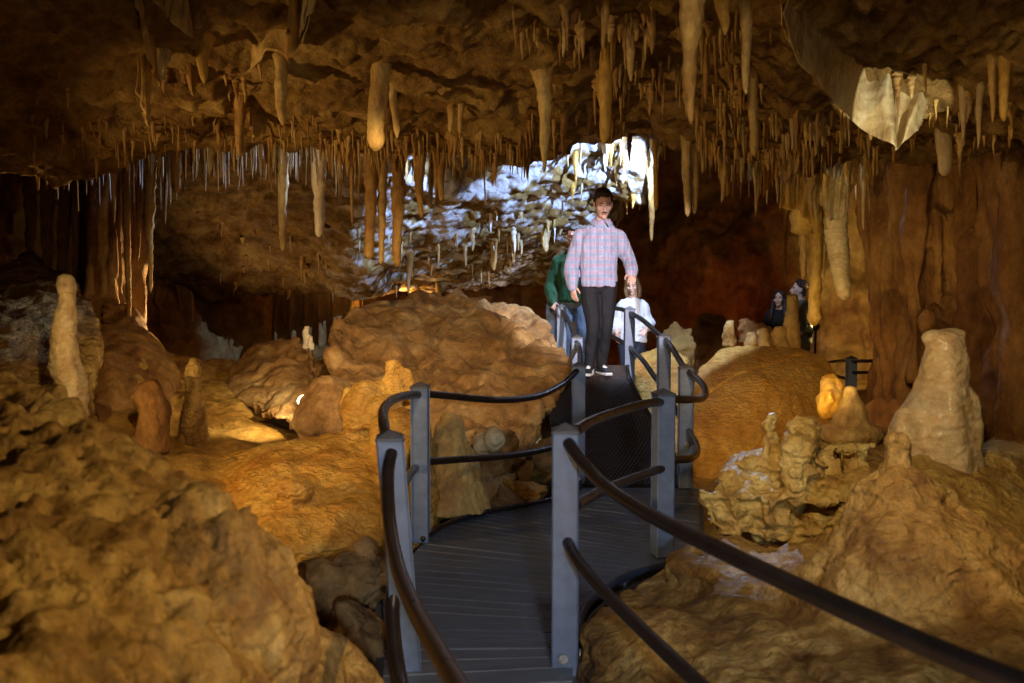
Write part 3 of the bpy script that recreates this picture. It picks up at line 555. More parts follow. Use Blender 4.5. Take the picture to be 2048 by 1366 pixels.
def rail(parent, pts, r=.0245, name='handrail'):
    v, f = tube(spline(pts, 10), r, 14); return mk(name, v, f, M['hose'], parent)
A = (780, 862, 3.4); B = (1131, 848, 3.44); C = (840, 765, 5.2); D = (1327, 778, 4.9); E = (1157, 725, 6.85); Fp = (1372, 729, 6.7)
G = (1328, 667, 7.5); Hh = (1259, 613, 9.0); I = (1154, 670, 8.1); J = (1123, 609, 9.4); K = (1101, 604, 9.9)
left = empty('railing', P(840, 1112, 5.2), label='left-hand railing of grey posts and dark curved tubes along boardwalk and ramp', category='railing')
post(left, *A, z0=-.25, tilt=.085, rz=.12); post(left, *C, z0=0.006, rz=-.03); post(left, *E, z0=.006, bolts=[(0, .04, 'f')]); post(left, *I, z0=.1); post(left, *J, z0=.4); post(left, *K, z0=.4)
rail(left, [P(783, 905, 3.36), P(776, 950, 3.26), P(779, 1040, 3.02), P(795, 1130, 2.7), P(828, 1215, 2.35), P(880, 1310, 1.95), P(945, 1420, 1.6), P(1040, 1560, 1.25)])
rail(left, [P(776, 890, 3.45), P(767, 845, 3.75), P(768, 818, 4.15), P(785, 800, 4.6), P(812, 791, 4.95), P(836, 789, 5.16)])
rail(left, [P(845, 787, 5.24), P(900, 792, 5.5), P(1000, 800, 5.95), P(1075, 792, 6.35), P(1125, 768, 6.65), P(1154, 741, 6.82)])
rail(left, [P(790, 985, 3.46), P(806, 972, 4.2), P(818, 951, 4.8), P(832, 935, 5.18)], name='lower_rail')
rail(left, [P(845, 924, 5.24), P(930, 918, 5.6), P(1020, 911, 6.1), P(1100, 896, 6.5), P(1154, 872, 6.82)], name='lower_rail')
rail(left, [P(1157, 690, 7.95), P(1160, 705, 7.5), P(1160, 738, 7.0)][::-1] + [P(1153, 685, 8.06)], name='handrail')
rail(left, [P(1153, 690, 8.15), P(1147, 668, 8.6), P(1136, 640, 9.0), P(1124, 622, 9.38)])
rail(left, [P(1122, 622, 9.42), P(1112, 626, 9.7), P(1101, 618, 9.88)])
rail(left, [P(790, 1150, 3.42), P(785, 1240, 3.3), P(800, 1366, 3.0), P(830, 1450, 2.6)], r=.03, name='lower_rail')
right = empty('railing', P(1130, 1345, 3.44), label='right-hand railing with the large near post in the middle and tubes running out lower right', category='railing')
post(right, *B, z0=-.06, rz=-.06, bolts=[(-.01, .1, 'f'), (0, .1, 's')]); post(right, *D, z0=.006, rz=.22); post(right, *Fp, z0=.006, bolts=[(0, .35, 'f')]); post(right, *G, z0=.1); post(right, *Hh, z0=.35)
rail(right, [P(1137, 886, 3.39), P(1165, 925, 3.25), P(1215, 975, 3.0), P(1310, 1035, 2.65), P(1450, 1105, 2.3), P(1650, 1200, 1.95), P(1850, 1290, 1.68), P(2080, 1385, 1.45), P(2350, 1490, 1.25)])
rail(right, [P(1136, 1085, 3.39), P(1155, 1120, 3.25), P(1205, 1180, 3.0), P(1280, 1255, 2.7), P(1380, 1350, 2.35), P(1500, 1460, 2.05), P(1650, 1600, 1.8)], r=.023, name='lower_rail')
rail(right, [P(1150, 862, 3.48), P(1185, 842, 3.8), P(1240, 822, 4.3), P(1290, 808, 4.65), P(1322, 804, 4.87)])
rail(right, [P(1150, 1012, 3.48), P(1190, 988, 3.9), P(1250, 963, 4.4), P(1300, 945, 4.75), P(1324, 937, 4.87)], name='lower_rail')
rail(right, [P(1332, 798, 4.95), P(1380, 799, 5.2), P(1404, 796, 5.6), P(1411, 782, 6.0), P(1400, 763, 6.4), P(1378, 745, 6.66)])
rail(right, [P(1332, 918, 4.95), P(1375, 918, 5.2), P(1392, 908, 5.6), P(1394, 893, 6.0), P(1386, 876, 6.4), P(1377, 862, 6.66)], name='lower_rail')
rail(right, [P(1373, 744, 6.74), P(1361, 724, 6.95), P(1345, 698, 7.2), P(1331, 680, 7.46)])
rail(right, [P(1368, 850, 6.76), P(1350, 815, 7.0), P(1332, 785, 7.46)], name='lower_rail')
rail(right, [P(1326, 676, 7.54), P(1308, 660, 7.9), P(1285, 640, 8.4), P(1261, 626, 8.96)])
rail(right, [P(1326, 775, 7.54), P(1308, 752, 7.9), P(1285, 720, 8.4), P(1261, 695, 8.96)], name='lower_rail')
rail(right, [P(1257, 624, 9.04), P(1240, 618, 9.4), P(1215, 616, 10.0)]); rail(right, [P(1257, 692, 9.04), P(1238, 680, 9.4), P(1210, 665, 10.0)], name='lower_rail')
# deck of fanned boards
def gz(px, py, z=0):
    o = Vector((0, 0, EYE)); dr = P(px, py, 1) - o; return o + dr * ((z - EYE) / dr.z)
Lc = [Vector((-.42, .6, 0)), Vector((-.44, 2.4, 0)), Vector((-.50, 3.2, 0))] + [gz(*p) for p in ((768, 1260), (770, 1182), (815, 1125), (862, 1070), (930, 1036), (1010, 1016), (1100, 1000), (1168, 975))]
Rc = [Vector((.16, .6, 0)), Vector((.18, 2.4, 0)), Vector((.24, 3.3, 0))] + [gz(*p) for p in ((1152, 1270), (1172, 1212), (1250, 1163), (1330, 1130), (1372, 1105), (1396, 1075), (1398, 1030), (1397, 976))]
def along(c, n):
    s = spline(c, 12); ln = [0]
    for i in range(1, len(s)): ln.append(ln[-1] + (s[i] - s[i - 1]).length)
    return [Vector((np.interp(t, ln, [p.x for p in s]), np.interp(t, ln, [p.y for p in s]), 0)) for t in np.linspace(0, ln[-1], n)]
NB = 46
# boards stay square to the path: match the two edges piecewise so the boards fan out round the bend
def match(c, n):
    s = spline(c, 12); m_ = len(s) - 1
    return [s[int(t)].lerp(s[min(int(t) + 1, m_)], t - int(t)) for t in np.linspace(0, m_ - 1e-6, n)]
Le, Re = match(Lc, NB + 1), match(Rc, NB + 1)
deck = empty('boardwalk', ((-.1), 4.2, 0), label='dark grey boardwalk deck of fanned boards between the railings', category='boardwalk')
m = MB(); sm = MB()
for i in range(NB):
    a, b, c, d = Le[i], Re[i], Re[i + 1], Le[i + 1]; g0, g1 = .06, .94
    p = [a.lerp(d, g0), b.lerp(c, g0), b.lerp(c, g1), a.lerp(d, g1)]; dz = Vector((0, 0, -.03)); up = Vector((0, 0, random.uniform(-.0015, .0015)))
    m.add([k + up for k in p] + [k + dz for k in p], [(0, 1, 2, 3), (7, 6, 5, 4), (0, 4, 5, 1), (1, 5, 6, 2), (2, 6, 7, 3), (3, 7, 4, 0)])
    e = [a.lerp(d, .945), b.lerp(c, .945), Re[i + 1].lerp(c, 1) + (Re[i + 1] - b) * .055, Le[i + 1] + (Le[i + 1] - a) * .055]
    e = [k + Vector((0, 0, -.003)) for k in e]
    sm.add(e + [k + dz for k in e], [(0, 1, 2, 3), (7, 6, 5, 4), (0, 4, 5, 1), (1, 5, 6, 2), (2, 6, 7, 3), (3, 7, 4, 0)])
nb_ = len(m.f); m.add(sm.v, sm.f); dk = m.build('decking', M['deck'], deck, smooth=False); dk.data.materials.append(M['seam'])
for pl_ in dk.data.polygons:
    if pl_.index >= nb_: pl_.material_index = 1
m = MB()
for E_, sg in ((Le, -1), (Re, 1)):
    m = MB()
    for i in range(NB):
        p, q_ = E_[i], E_[i + 1]; nrm = Vector(((q_ - p).y, -(q_ - p).x, 0)).normalized() * sg * .035
        m.add([p + Vector((0, 0, -.035)), q_ + Vector((0, 0, -.035)), q_ + nrm + Vector((0, 0, -.035)), p + nrm + Vector((0, 0, -.035)), p + Vector((0, 0, -.2)), q_ + Vector((0, 0, -.2)), q_ + nrm + Vector((0, 0, -.2)), p + nrm + Vector((0, 0, -.2))],
              [(0, 1, 2, 3), (7, 6, 5, 4), (0, 4, 5, 1), (1, 5, 6, 2), (2, 6, 7, 3), (3, 7, 4, 0)])
    m.build('edge_trim', M['cap'], deck, smooth=False)
v, f = tube(spline([gz(845, 1078, .03), gz(880, 1055, .03), gz(930, 1034, .03), gz(1010, 1016, .03), gz(1100, 999, .03), gz(1162, 975, .03)], 8), .018, 10)
mk('cable', v, f, M['hose'], None, props=dict(label='black cable lying along the far left edge of the boardwalk', category='cable'))
v, f = tube(spline([gz(1385, 1095, .0), gz(1340, 1126, .01), gz(1255, 1152, .02), gz(1195, 1190, .02), gz(1165, 1228, .0), gz(1152, 1290, -.02)], 8), .022, 10)
mk('cable', v, f, M['cable'], None, props=dict(label='navy cable lying along the right edge of the boardwalk', category='cable'))
# expanded-metal ramp
rp = empty('ramp', (.9, 7.6, .3), label='black expanded-metal ramp the men walk down', category='ramp')
RC = [(.56, 1.40, 6.72, .0), (.57, 1.34, 7.3, .25), (.60, 1.20, 7.9, .52), (.60, 1.14, 8.4, .735), (.56, 1.20, 8.9, .80), (.5, 1.25, 9.6, .72), (.5, 1.4, 10.4, .4), (.6, 1.7, 11.2, .1), (.7, 1.9, 12.2, .05)]
def rsurf(u, y):
    l = np.interp(y, [r[2] for r in RC], [r[0] for r in RC]); r_ = np.interp(y, [r[2] for r in RC], [r[1] for r in RC]); z = np.interp(y, [r[2] for r in RC], [r[3] for r in RC])
    return Vector((l + (r_ - l) * u, y, z))
def ramp_z(y): return rsurf(.5, y).z
m = MB(); n_ = 50
for i in range(n_):
    y0, y1 = 6.72 + 5.4 * i / n_, 6.72 + 5.4 * (i + 1) / n_
    t = [rsurf(0, y0), rsurf(1, y0), rsurf(1, y1), rsurf(0, y1)]; m.add([p + Vector((0, 0, -.045)) for p in t], [(0, 1, 2, 3)])
    for u, sg in ((0, -1), (1, 1)):
        p, q_ = rsurf(u, y0), rsurf(u, y1); o1, o2 = Vector((sg * .03, 0, .015)), Vector((sg * .03, 0, -.28)); o3 = Vector((0, 0, -.28)); o4 = Vector((0, 0, .015))
        m.add([p + o4, q_ + o4, q_ + o1, p + o1, p + o3, q_ + o3, q_ + o2, p + o2], [(0, 1, 2, 3), (3, 2, 6, 7), (0, 4, 5, 1), (4, 7, 6, 5)])
m.build('ramp_frame', M['black'], rp, smooth=False)
m = MB(); cell = .034; ny = int(5.3 / (cell * .8)); nx_ = 24
def strip(p, q_, w=.0035):
    t = (q_ - p); s = Vector((-t.y, t.x, 0)).normalized() * w; h_ = Vector((0, 0, .006))
    m.add([p - s, q_ - s, q_ + s, p + s, p - s + h_, q_ - s + h_, q_ + s + h_, p + s + h_], [(4, 5, 6, 7), (0, 1, 5, 4), (2, 3, 7, 6)])
for j in range(ny):
    y = 6.75 + j * cell * .8
    if y > 9.6: break
    for i in range(nx_):
        off = .5 if j % 2 else 0
        u0, u1, u2 = (i + off) / nx_, (i + off + .5) / nx_, (i + off + 1) / nx_
        if u2 > 1: continue
        a, b, c = rsurf(u0, y), rsurf(u1, y + cell * .4), rsurf(u2, y)
        strip(a, b); strip(b, c); strip(b, rsurf(u1, y + cell * .8))
m.build('grating', M['wire'], rp, smooth=False)
v, f = tube([P(1096, 740, 7.9), P(1100, 850, 7.4)], .01, 6)
m = MB(); a = [P(1135, 742, 8.0), P(1098, 835, 7.05), P(1108, 880, 6.9), P(1160, 880, 6.9), P(1160, 742, 8.0)]; o_ = Vector((.02, .02, 0))
m.add([p for p in a] + [p + o_ for p in a], [(0, 1, 2, 3, 4), (9, 8, 7, 6, 5)] + [(i, (i + 1) % 5, 5 + (i + 1) % 5, 5 + i) for i in range(5)])
m.build('side_skirt', M['black'], rp, smooth=False)
# far railing by the rust column
fr = empty('railing', P(1703, 770, 10.5), label='small dark railing in the shadow left of the rust column', category='railing')
post(fr, 1703, 712, 10.5, .35); post(fr, 1645, 715, 12.5, .35)
rail(fr, [P(1645, 727, 12.4), P(1675, 722, 11.4), P(1703, 722, 10.5), P(1760, 722, 9.8)], .02); rail(fr, [P(1703, 745, 10.5), P(1760, 745, 9.8)], .02, 'lower_rail'); rail(fr, [P(1645, 745, 12.4), P(1703, 760, 10.5)], .02, 'lower_rail')
# fixtures
M['lampglass'] = glow_mat('lit_lamp_glass', (1, .85, .5), 2.5); M['lampbody'] = plain_mat('black_lamp_body', (.02, .02, .02), rough=.4)
def fixture(label, base, head, aim, r=.04, glow=True):
    t = empty('spotlight', base, label=label, category='spotlight'); aim = (Vector(aim) - Vector(head)).normalized(); head = Vector(head)
    m = MB(); m.tube([head - aim * .1, head - aim * .09, head - aim * .02, head], [r * .5, r * .8, r, r], 16); m.build('housing', M['lampbody'], t)
    m = MB(); m.tube([head + aim * .001, head + aim * .004], r * .9, 16); m.build('lens', M['lampglass'], t)
    m = MB(); m.tube([Vector(base), head - aim * .06], .016, 8); m.build('pole', M['lampbody'], t)
    return head + aim * .05
LH1 = fixture('small black floor spotlight shining on the rock at left', P(608, 822, 6.85), P(604, 800, 6.85), P(560, 770, 6.6), .05)
LH2 = fixture('black spotlight on a thin pole behind the domed boulder beside the man in olive', P(1629, 730, 11.8), P(1633, 652, 11.8), P(1650, 610, 12.5), .05)
# ---------------------------------------------------------------- stalactites, draperies and soda straws
def stal_mesh(root, tip, r0, tipr=.2, pw=.8, flare=1.5, n=12, rings=None, lump=.10, flat=1.0, seed=0, blunt=False, two=False):
    root, tip = Vector(root), Vector(tip); L = (root - tip).length; rings = rings or max(8, min(60, int(L / .025)))
    rr = random.Random(seed); ph = [rr.uniform(0, 6) for _ in range(4)]; v = []
    for i in range(rings + 1):
        t = i / rings; c = root.lerp(tip, t); c = c + Vector((math.sin(ph[0] + t * 5), math.cos(ph[1] + t * 4), 0)) * r0 * .18 * math.sin(PI * t)
        r = r0 * (tipr + (1 - tipr) * (1 - t) ** pw) * (1 + (flare - 1) * max(0, 1 - t * 3.5) ** 2)
        if i == rings: r *= .3
        elif t > .97 or i == rings - 1: r *= .85
        r *= 1 + lump * .5 * math.sin(ph[2] + t * L * 60 + 2 * math.sin(t * 17))
        for k in range(n):
            a = 2 * PI * k / n; v.append((c.x + r * math.cos(a), c.y + r * math.sin(a) * flat, c.z))
    v = np.array(v); cen = np.repeat(np.array([v[i * n:(i + 1) * n].mean(0) for i in range(rings + 1)]), n, 0)
    k = 1 + lump * fbm(v, .5 / r0, 3, seed=seed % 50) * 1.3 + lump * .9 * fbm(v, 1.1 / r0, 2, seed=5 + seed % 50, st=(1, 1, .12))
    v[:, :2] = cen[:, :2] + (v - cen)[:, :2] * k[:, None]
    f = [(i * n + (j + 1) % n, i * n + j, (i + 1) * n + j, (i + 1) * n + (j + 1) % n) for i in range(rings) for j in range(n)]
    f += [tuple(range(n)), tuple(range((rings + 1) * n - 1, rings * n - 1, -1))]
    return v, f
NS = [0]
def root_at(px, p0, d=None):
    """where a formation seen rooted at this pixel meets the ceiling"""
    if d is None:
        h = ceil_hit(px, p0)
        if h is None or h.y > 12: return None
        return h + Vector((0, 0, .07))
    p = P(px, p0, d); z = ceil_z(p.x, p.y)
    return Vector((p.x, p.y, z + .04)), p
def stal(px, p0, px1, p1, w, mat, label, d=None, tipr=.22, pw=.8, lump=.12, flat=1, n=14, flare=1.5, name='stalactite', cat='stalactite', group=None):
    NS[0] += 1
    r = root_at(px, p0, d)
    if r is None: return
    if d is None: root = r; d = root.y; tip = P(px1, p1, d); extra = None
    else:
        root, vis = r; tip = P(px1, p1, d)
        # keep the axis of the visible run
        if root.z > vis.z: ax = (vis - tip); root = vis + ax.normalized() * min((root.z - vis.z) / max(.3, ax.normalized().z), 1.6)
        else: root = vis
    r0 = w / 2 * d / F
    v, f = stal_mesh(root, tip, r0, tipr, pw, flare, n, lump=lump, flat=flat, seed=NS[0] * 7)
    pr = dict(label=label, category=cat)
    if group: pr['group'] = group
    return mk(name, v, f, M[mat], origin=root, props=pr)
LIST = [
 (410, 90, 408, 166, 34, 'olive', 'stubby tan stalactite near the ceiling top left of centre', None, dict(tipr=.35)),
 (478, 205, 480, 312, 24, 'brown', 'plain brown stalactite under the dark left ceiling', None, dict(tipr=.5)),
 (558, 108, 566, 250, 26, 'tan', 'ringed beige stalactite hanging below the large folded curtain', None, dict(tipr=.75, lump=.16)),
 (760, 140, 752, 302, 40, 'tan', 'thick blunt tan stalactite alone in the middle of the ceiling', None, dict(tipr=.78, lump=.08, flare=1.15)),
 (784, 180, 794, 276, 18, 'tan', 'thin stalactite close behind the thick blunt tan one', None, dict(tipr=.6)),
 (905, 212, 900, 266, 18, 'tan', 'left of a short pair of beige stalactites on the mid ceiling', None, dict(tipr=.6)),
 (922, 210, 920, 266, 14, 'tan', 'right of a short pair of beige stalactites on the mid ceiling', None, dict(tipr=.5)),
 (1084, 148, 1090, 338, 36, 'tan', 'long pinkish tapering stalactite left of the olive one above the man', None, dict(tipr=.2, lump=.16)),
 (1218, 86, 1208, 287, 32, 'olive', 'long thick olive stalactite directly above the man in plaid', None, dict(tipr=.6, lump=.07, flare=1.1)),
 (1210, -10, 1206, 102, 22, 'brown', 'slender brown stalactite just over the thick olive one', None, {}),
 (1254, 55, 1262, 162, 24, 'tan', 'reddish stalactite right of the thick olive one', None, dict(tipr=.35)),
 (1300, 20, 1304, 110, 26, 'brown', 'brown stalactite left of the biggest ceiling stalactite', None, {}),
 (1378, -60, 1382, 250, 62, 'brown', 'biggest brown stalactite hanging from the top of the ceiling', None, dict(tipr=.18, lump=.16, pw=.9)),
 (1450, -20, 1450, 70, 46, 'olive', 'broad pointed stalactite at the top right of the biggest one', None, {}),
 (1488, -20, 1492, 188, 30, 'tan', 'long beige stalactite with a slender tip at the upper right', None, dict(tipr=.4)),
 (1506, 145, 1509, 312, 22, 'tan', 'straight pale grey stalactite beside the reddish curtain', None, dict(tipr=.7, lump=.06)),
 (1408, 90, 1412, 208, 20, 'brown', 'thin dark stalactite right of the biggest one', None, {}),
 (1430, 75, 1433, 182, 10, 'brown', 'very thin dark stalactite beneath the broad pointed one', None, {}),
 (1374, 262, 1375, 433, 22, 'tan', 'left tip of the twin reddish stalactite in front of the dark hollow', 7.0, dict(tipr=.45)),
 (1389, 262, 1389, 428, 20, 'tan', 'right tip of the twin reddish stalactite in front of the dark hollow', 7.03, dict(tipr=.45)),
 (1406, 250, 1405, 346, 18, 'tan', 'short reddish stalactite right of the twin', 7.0, {}),
 (1455, 285, 1453, 394, 22, 'amber', 'honey-coloured stalactite with a blunt tip against the dark hollow', 7.2, dict(tipr=.5)),
 (1478, 290, 1480, 350, 20, 'tan', 'leaf-shaped stalactite right of the honey-coloured one', 7.1, dict(flat=.5)),
 (1500, 300, 1502, 362, 16, 'white', 'white sparkling stalactite tip at the dark hollow', 7.3, {}),
 (1890, 212, 1888, 352, 40, 'drape', 'pale tongue-shaped stalactite right of the big lit curtain', 5.6, dict(tipr=.6, flat=.5, lump=.05)),
 (1927, 190, 1926, 282, 18, 'drape', 'small white-lit stalactite right of the pale tongue', None, {}),
 (1962, 180, 1956, 298, 16, 'drape', 'slim white-edged stalactite at the right ceiling edge', None, {}),
 (1985, 130, 1985, 248, 18, 'brown', 'dull brown blade at the far right ceiling', None, {}),
 (2010, 130, 2008, 242, 22, 'olive', 'blunt olive stalactite at the far right ceiling', None, dict(tipr=.7)),
 (1606, 330, 1607, 470, 60, 'olive', 'stout ragged yellow-brown stalactite left of the long cream one', 8.0, dict(tipr=.8, lump=.2)),
 (1606, 440, 1607, 560, 16, 'tan', 'thin pinkish stalactite hanging behind the head of the man in olive', 8.1, dict(tipr=.7, flare=1)),
 (1634, 330, 1628, 652, 32, 'olive', 'long yellow-brown stalactite reaching down beside the man in olive', 8.2, dict(tipr=.75, lump=.2)),
 (1612, 320, 1612, 500, 44, 'olive', 'knobbly yellow-brown stalactite in the middle of the lit cluster', 8.3, dict(tipr=.6, lump=.2)),
 (1646, 320, 1642, 530, 34, 'amber', 'honey-yellow stalactite left of the longest cream one', 8.5, dict(tipr=.5, lump=.18)),
 (1668, 300, 1688, 600, 72, 'cream', 'longest cream stalactite thick at the top beside the rust column', 8.0, dict(tipr=.42, pw=1.0, lump=.12)),
 (1580, 340, 1578, 420, 34, 'olive', 'blocky yellow-brown stalactite at the left of the lit cluster', 7.9, dict(tipr=.9)),
 (1652, 400, 1648, 560, 14, 'tan', 'thin stalactite tucked behind the long cream one', 8.4, {}),
 (1727, 350, 1727, 460, 12, 'drape', 'pale thin stalactite in front of the white-lit niche', 7.4, {}),
 (1712, 340, 1712, 400, 9, 'white', 'tiny white stalactite left in the white-lit niche', 7.4, {}),
 (1738, 340, 1739, 425, 9, 'brown', 'tiny dark stalactite right in the white-lit niche', 7.3, {}),
 (1570, 470, 1570, 555, 14, 'red', 'dark red stalactite hanging above the dark-haired woman', 12.6, {}),
 (566, 320, 566, 502, 24, 'drape', 'long cream carrot-shaped stalactite over the boulder gap', 7.4, dict(tipr=.5, lump=.16)),
 (641, 320, 638, 474, 32, 'white', 'bright white ringed stalactite right of the carrot-shaped one', 7.4, dict(tipr=.5, lump=.16)),
 (425, 275, 422, 342, 24, 'drape', 'pale tooth-shaped stalactite over the left hollow', 7.0, {}),
 (356, 285, 356, 385, 26, 'brown', 'brown twin-lobed stalactite left of the pale tooth', 7.1, dict(tipr=.5)),
 (740, 285, 738, 518, 30, 'brown', 'left of three long brown stalactites above the great boulder', 7.5, dict(tipr=.62, lump=.18)),
 (764, 285, 762, 528, 24, 'tan', 'middle of three long brown stalactites above the great boulder', 7.55, dict(tipr=.4, lump=.18)),
 (795, 285, 794, 534, 36, 'brown', 'right of three long brown stalactites above the great boulder', 7.5, dict(tipr=.4, lump=.18)),
 (838, 285, 843, 436, 34, 'brown', 'carrot-shaped brown stalactite right of the long three', 7.5, dict(tipr=.15, lump=.14)),
 (870, 280, 872, 400, 14, 'brown', 'thin brown stalactite over the bright rock, left one', 7.5, {}),
 (884, 285, 882, 402, 22, 'brown', 'dark brown stalactite next to the pair of white legs', 7.5, dict(tipr=.4)),
 (862, 330, 860, 416, 14, 'drape', 'left leg of a white and yellow pair over the bright rock', 7.9, dict(tipr=.6)),
 (876, 330, 874, 414, 13, 'drape', 'right leg of a white and yellow pair over the bright rock', 7.9, dict(tipr=.6)),
 (703, 290, 705, 452, 14, 'brown', 'thin orange-brown spike left of the long three', 7.6, dict(tipr=.3)),
 (681, 290, 680, 414, 10, 'drape', 'very thin straight stalactite with a white lower half', 7.6, dict(tipr=.6)),
 (720, 300, 716, 400, 16, 'brown', 'short brown spike close to the long three', 7.65, {}),
 (968, 320, 971, 410, 9, 'white', 'single white sliver before the bright rock slope', 8.2, {}),
 (1310, 290, 1312, 420, 10, 'amber', 'orange glowing rod before the dark hollow', 8.0, dict(tipr=.9, lump=.04)),
 (1302, 380, 1303, 484, 22, 'tan', 'tan cone at the right end of the bright rock', 10.2, {}),
 (990, 475, 988, 542, 24, 'tan', 'pale grey cone hanging under the bright rock edge', 11.6, dict(tipr=.2)),
 (1030, 470, 1027, 528, 12, 'drape', 'thin yellow spike under the bright rock edge', 11.5, {}),
 (1091, 455, 1092, 505, 24, 'drape', 'fat yellow cone left of the man in green', 11.3, {}),
 (820, 525, 817, 588, 16, 'brown', 'dark grey spike touching the top of the great boulder', 11.5, {}),
 (304, 320, 301, 584, 24, 'tan', 'long pinkish spear of stalactite at left with a lit edge', 7.6, dict(tipr=.25, lump=.2)),
 (330, 330, 330, 450, 16, 'red', 'dark rust spike right of the pinkish spear', 7.6, {}),
 (280, 330, 276, 520, 20, 'red', 'rust spike between the pinkish spear and the columns', 7.9, {}),
 (255, 400, 258, 655, 20, 'red', 'thin rust stalactite touching the lit left ridge', 7.55, dict(tipr=.4)),
 (228, 330, 228, 448, 14, 'olive', 'small yellow-tipped spike before the broad brown column', 7.0, {}),
 (150, 340, 151, 555, 22, 'red', 'dark rust spear left of the columns', 8.0, dict(tipr=.3)),
 (128, 340, 124, 548, 34, 'red', 'broad dark fluted stalactite behind the tall cream stalagmite', 8.1, dict(tipr=.5)),
 (98, 340, 96, 540, 34, 'red', 'dark fluted stalactite left of the tall cream stalagmite', 8.1, dict(tipr=.5)),
 (62, 340, 60, 500, 34, 'red', 'dark stalactite second from the left edge', 8.2, dict(tipr=.5)),
 (22, 340, 20, 470, 30, 'red', 'dark stalactite at the left edge', 8.2, dict(tipr=.4)),
 (180, 340, 180, 490, 18, 'red', 'short rust spike before the dark set-back column', 7.9, {}),
]
for r_ in LIST: stal(*r_[:7], d=r_[7], **r_[8])
# draperies: thin folded curtains of calcite
def drape(top, bot, label, mat, thick=.022, nu=60, nv=26, ripple=.03, freq=9, rag=.0, name='drapery', sink=.12, wob=.01):
    if top[0][2] is None:
        hs = [ceil_hit(p[0], p[1]) for p in top]; top = [(p[0], p[1], h.y) for p, h in zip(top, hs)]; bot = [(b_[0], b_[1], h.y) for b_, h in zip(bot, hs)]
    T = spline([P(*p) for p in top], 14); Bm = spline([P(*p) for p in bot], 14)
    ln = lambda S, u: S[int(u * (len(S) - 1))].lerp(S[min(int(u * (len(S) - 1)) + 1, len(S) - 1)], u * (len(S) - 1) - int(u * (len(S) - 1)))
    v = []; rr = random.Random(len(label))
    for s in (1, -1):
        for i in range(nu + 1):
            u = i / nu; t, b = ln(T, u), ln(Bm, u); b = b + Vector((0, 0, rag * (pn(np.array([[u * 14, 3.3, len(label)]]))[0] - .3 * abs(math.sin(u * 40)))))
            t = t + Vector((0, 0, sink))
            for j in range(nv + 1):
                w = j / nv; p = t.lerp(b, w); off = ripple * math.sin(u * freq + .6 * math.sin(3 * w)) * (.3 + .7 * w) + wob * math.sin(u * 31 + w * 5)
                th = thick * (.55 + .45 * (1 - w)) * (1.25 if w > .93 else 1) * (.3 if i in (0, nu) or j == nv else 1)
                v.append((p.x + off * .3, p.y + off + s * -th / 2, p.z))
    v = np.array(v); v += .006 * np.stack([fbm(v, 7, 2, seed=1), fbm(v, 7, 2, seed=2), fbm(v, 7, 2, seed=3)], 1); k = (nu + 1) * (nv + 1); f = []
    for i in range(nu):
        for j in range(nv):
            a = i * (nv + 1) + j; f.append((a, a + 1, a + nv + 2, a + nv + 1)); f.append((k + a, k + a + nv + 1, k + a + nv + 2, k + a + 1))
    for i in range(nu):
        a = i * (nv + 1); f.append((a, a + nv + 1, k + a + nv + 1, k + a)); a += nv; f.append((a, k + a, k + a + nv + 1, a + nv + 1))
    for j in range(nv):
        a = j; f.append((a, k + a, k + a + 1, a + 1)); a = nu * (nv + 1) + j; f.append((a, a + 1, k + a + 1, k + a))
    return mk(name, v, f, M[mat], props=dict(label=label, category='drapery'))
N_ = None
drape([(1590, -10, N_), (1625, 35, N_), (1685, 100, N_), (1745, 152, N_), (1775, 168, N_), (1800, 182, N_), (1840, 195, N_), (1872, 205, N_)], [(1566, 30, N_), (1604, 128, N_), (1650, 182, N_), (1714, 246, N_), (1780, 290, N_), (1793, 297, N_), (1806, 286, N_), (1836, 262, N_), (1862, 222, N_)],
      'large pale curtain sweeping down at the upper right with a brightly lit lower corner', 'drape', .02, 110, 34, .05, 19, wob=.016, rag=.008)
drape([(1505, 150, 6.6), (1545, 150, 6.65), (1590, 160, 6.7), (1606, 190, 6.75)], [(1554, 318, 6.6), (1572, 360, 6.65), (1598, 336, 6.7), (1607, 292, 6.75)], 'thick reddish curtain left of the white-lit drapes', 'tan', .10, 50, 30, .05, 7, rag=.02)
drape([(1532, 215, 6.95), (1560, 215, 7.0), (1584, 225, 7.0)], [(1526, 392, 6.95), (1546, 356, 7.0), (1568, 345, 7.0)], 'glowing yellow curtain behind the thick reddish one', 'amber', .015, 40, 24, .03, 6, rag=.03)
drape([(1600, 200, 6.9), (1606, 200, 6.92), (1613, 205, 6.95)], [(1596, 312, 6.9), (1602, 318, 6.92), (1608, 300, 6.95)], 'narrow glowing yellow strip right of the thick reddish curtain', 'amber', .015, 20, 24, .01, 6)
drape([(1598, 222, 6.6), (1625, 212, 6.65), (1645, 225, 6.7)], [(1606, 262, 6.6), (1628, 284, 6.65), (1641, 312, 6.7)], 'small white-lit curtain with a slanting edge', 'white', .012, 30, 20, .015, 5)
drape([(1634, 275, 6.75), (1658, 270, 6.8), (1688, 285, 6.85)], [(1642, 328, 6.75), (1664, 350, 6.8), (1684, 356, 6.85)], 'small bluish-white curtain with two drip points over the cream stalactite', 'white', .012, 30, 20, .015, 5, rag=.04)
drape([(1600, 262, 6.9), (1620, 265, 6.95), (1650, 290, 7.0)], [(1606, 300, 6.9), (1622, 328, 6.95), (1652, 352, 7.0)], 'olive and cream curtain edge below the small white-lit curtain', 'drape', .02, 30, 20, .02, 6, rag=.02)
drape([(1560, 5, N_), (1590, 30, N_), (1625, 80, N_)], [(1562, 48, N_), (1590, 100, N_), (1632, 160, N_)], 'narrow brown fold left of the large pale curtain', 'olive', .03, 40, 20, .03, 8)
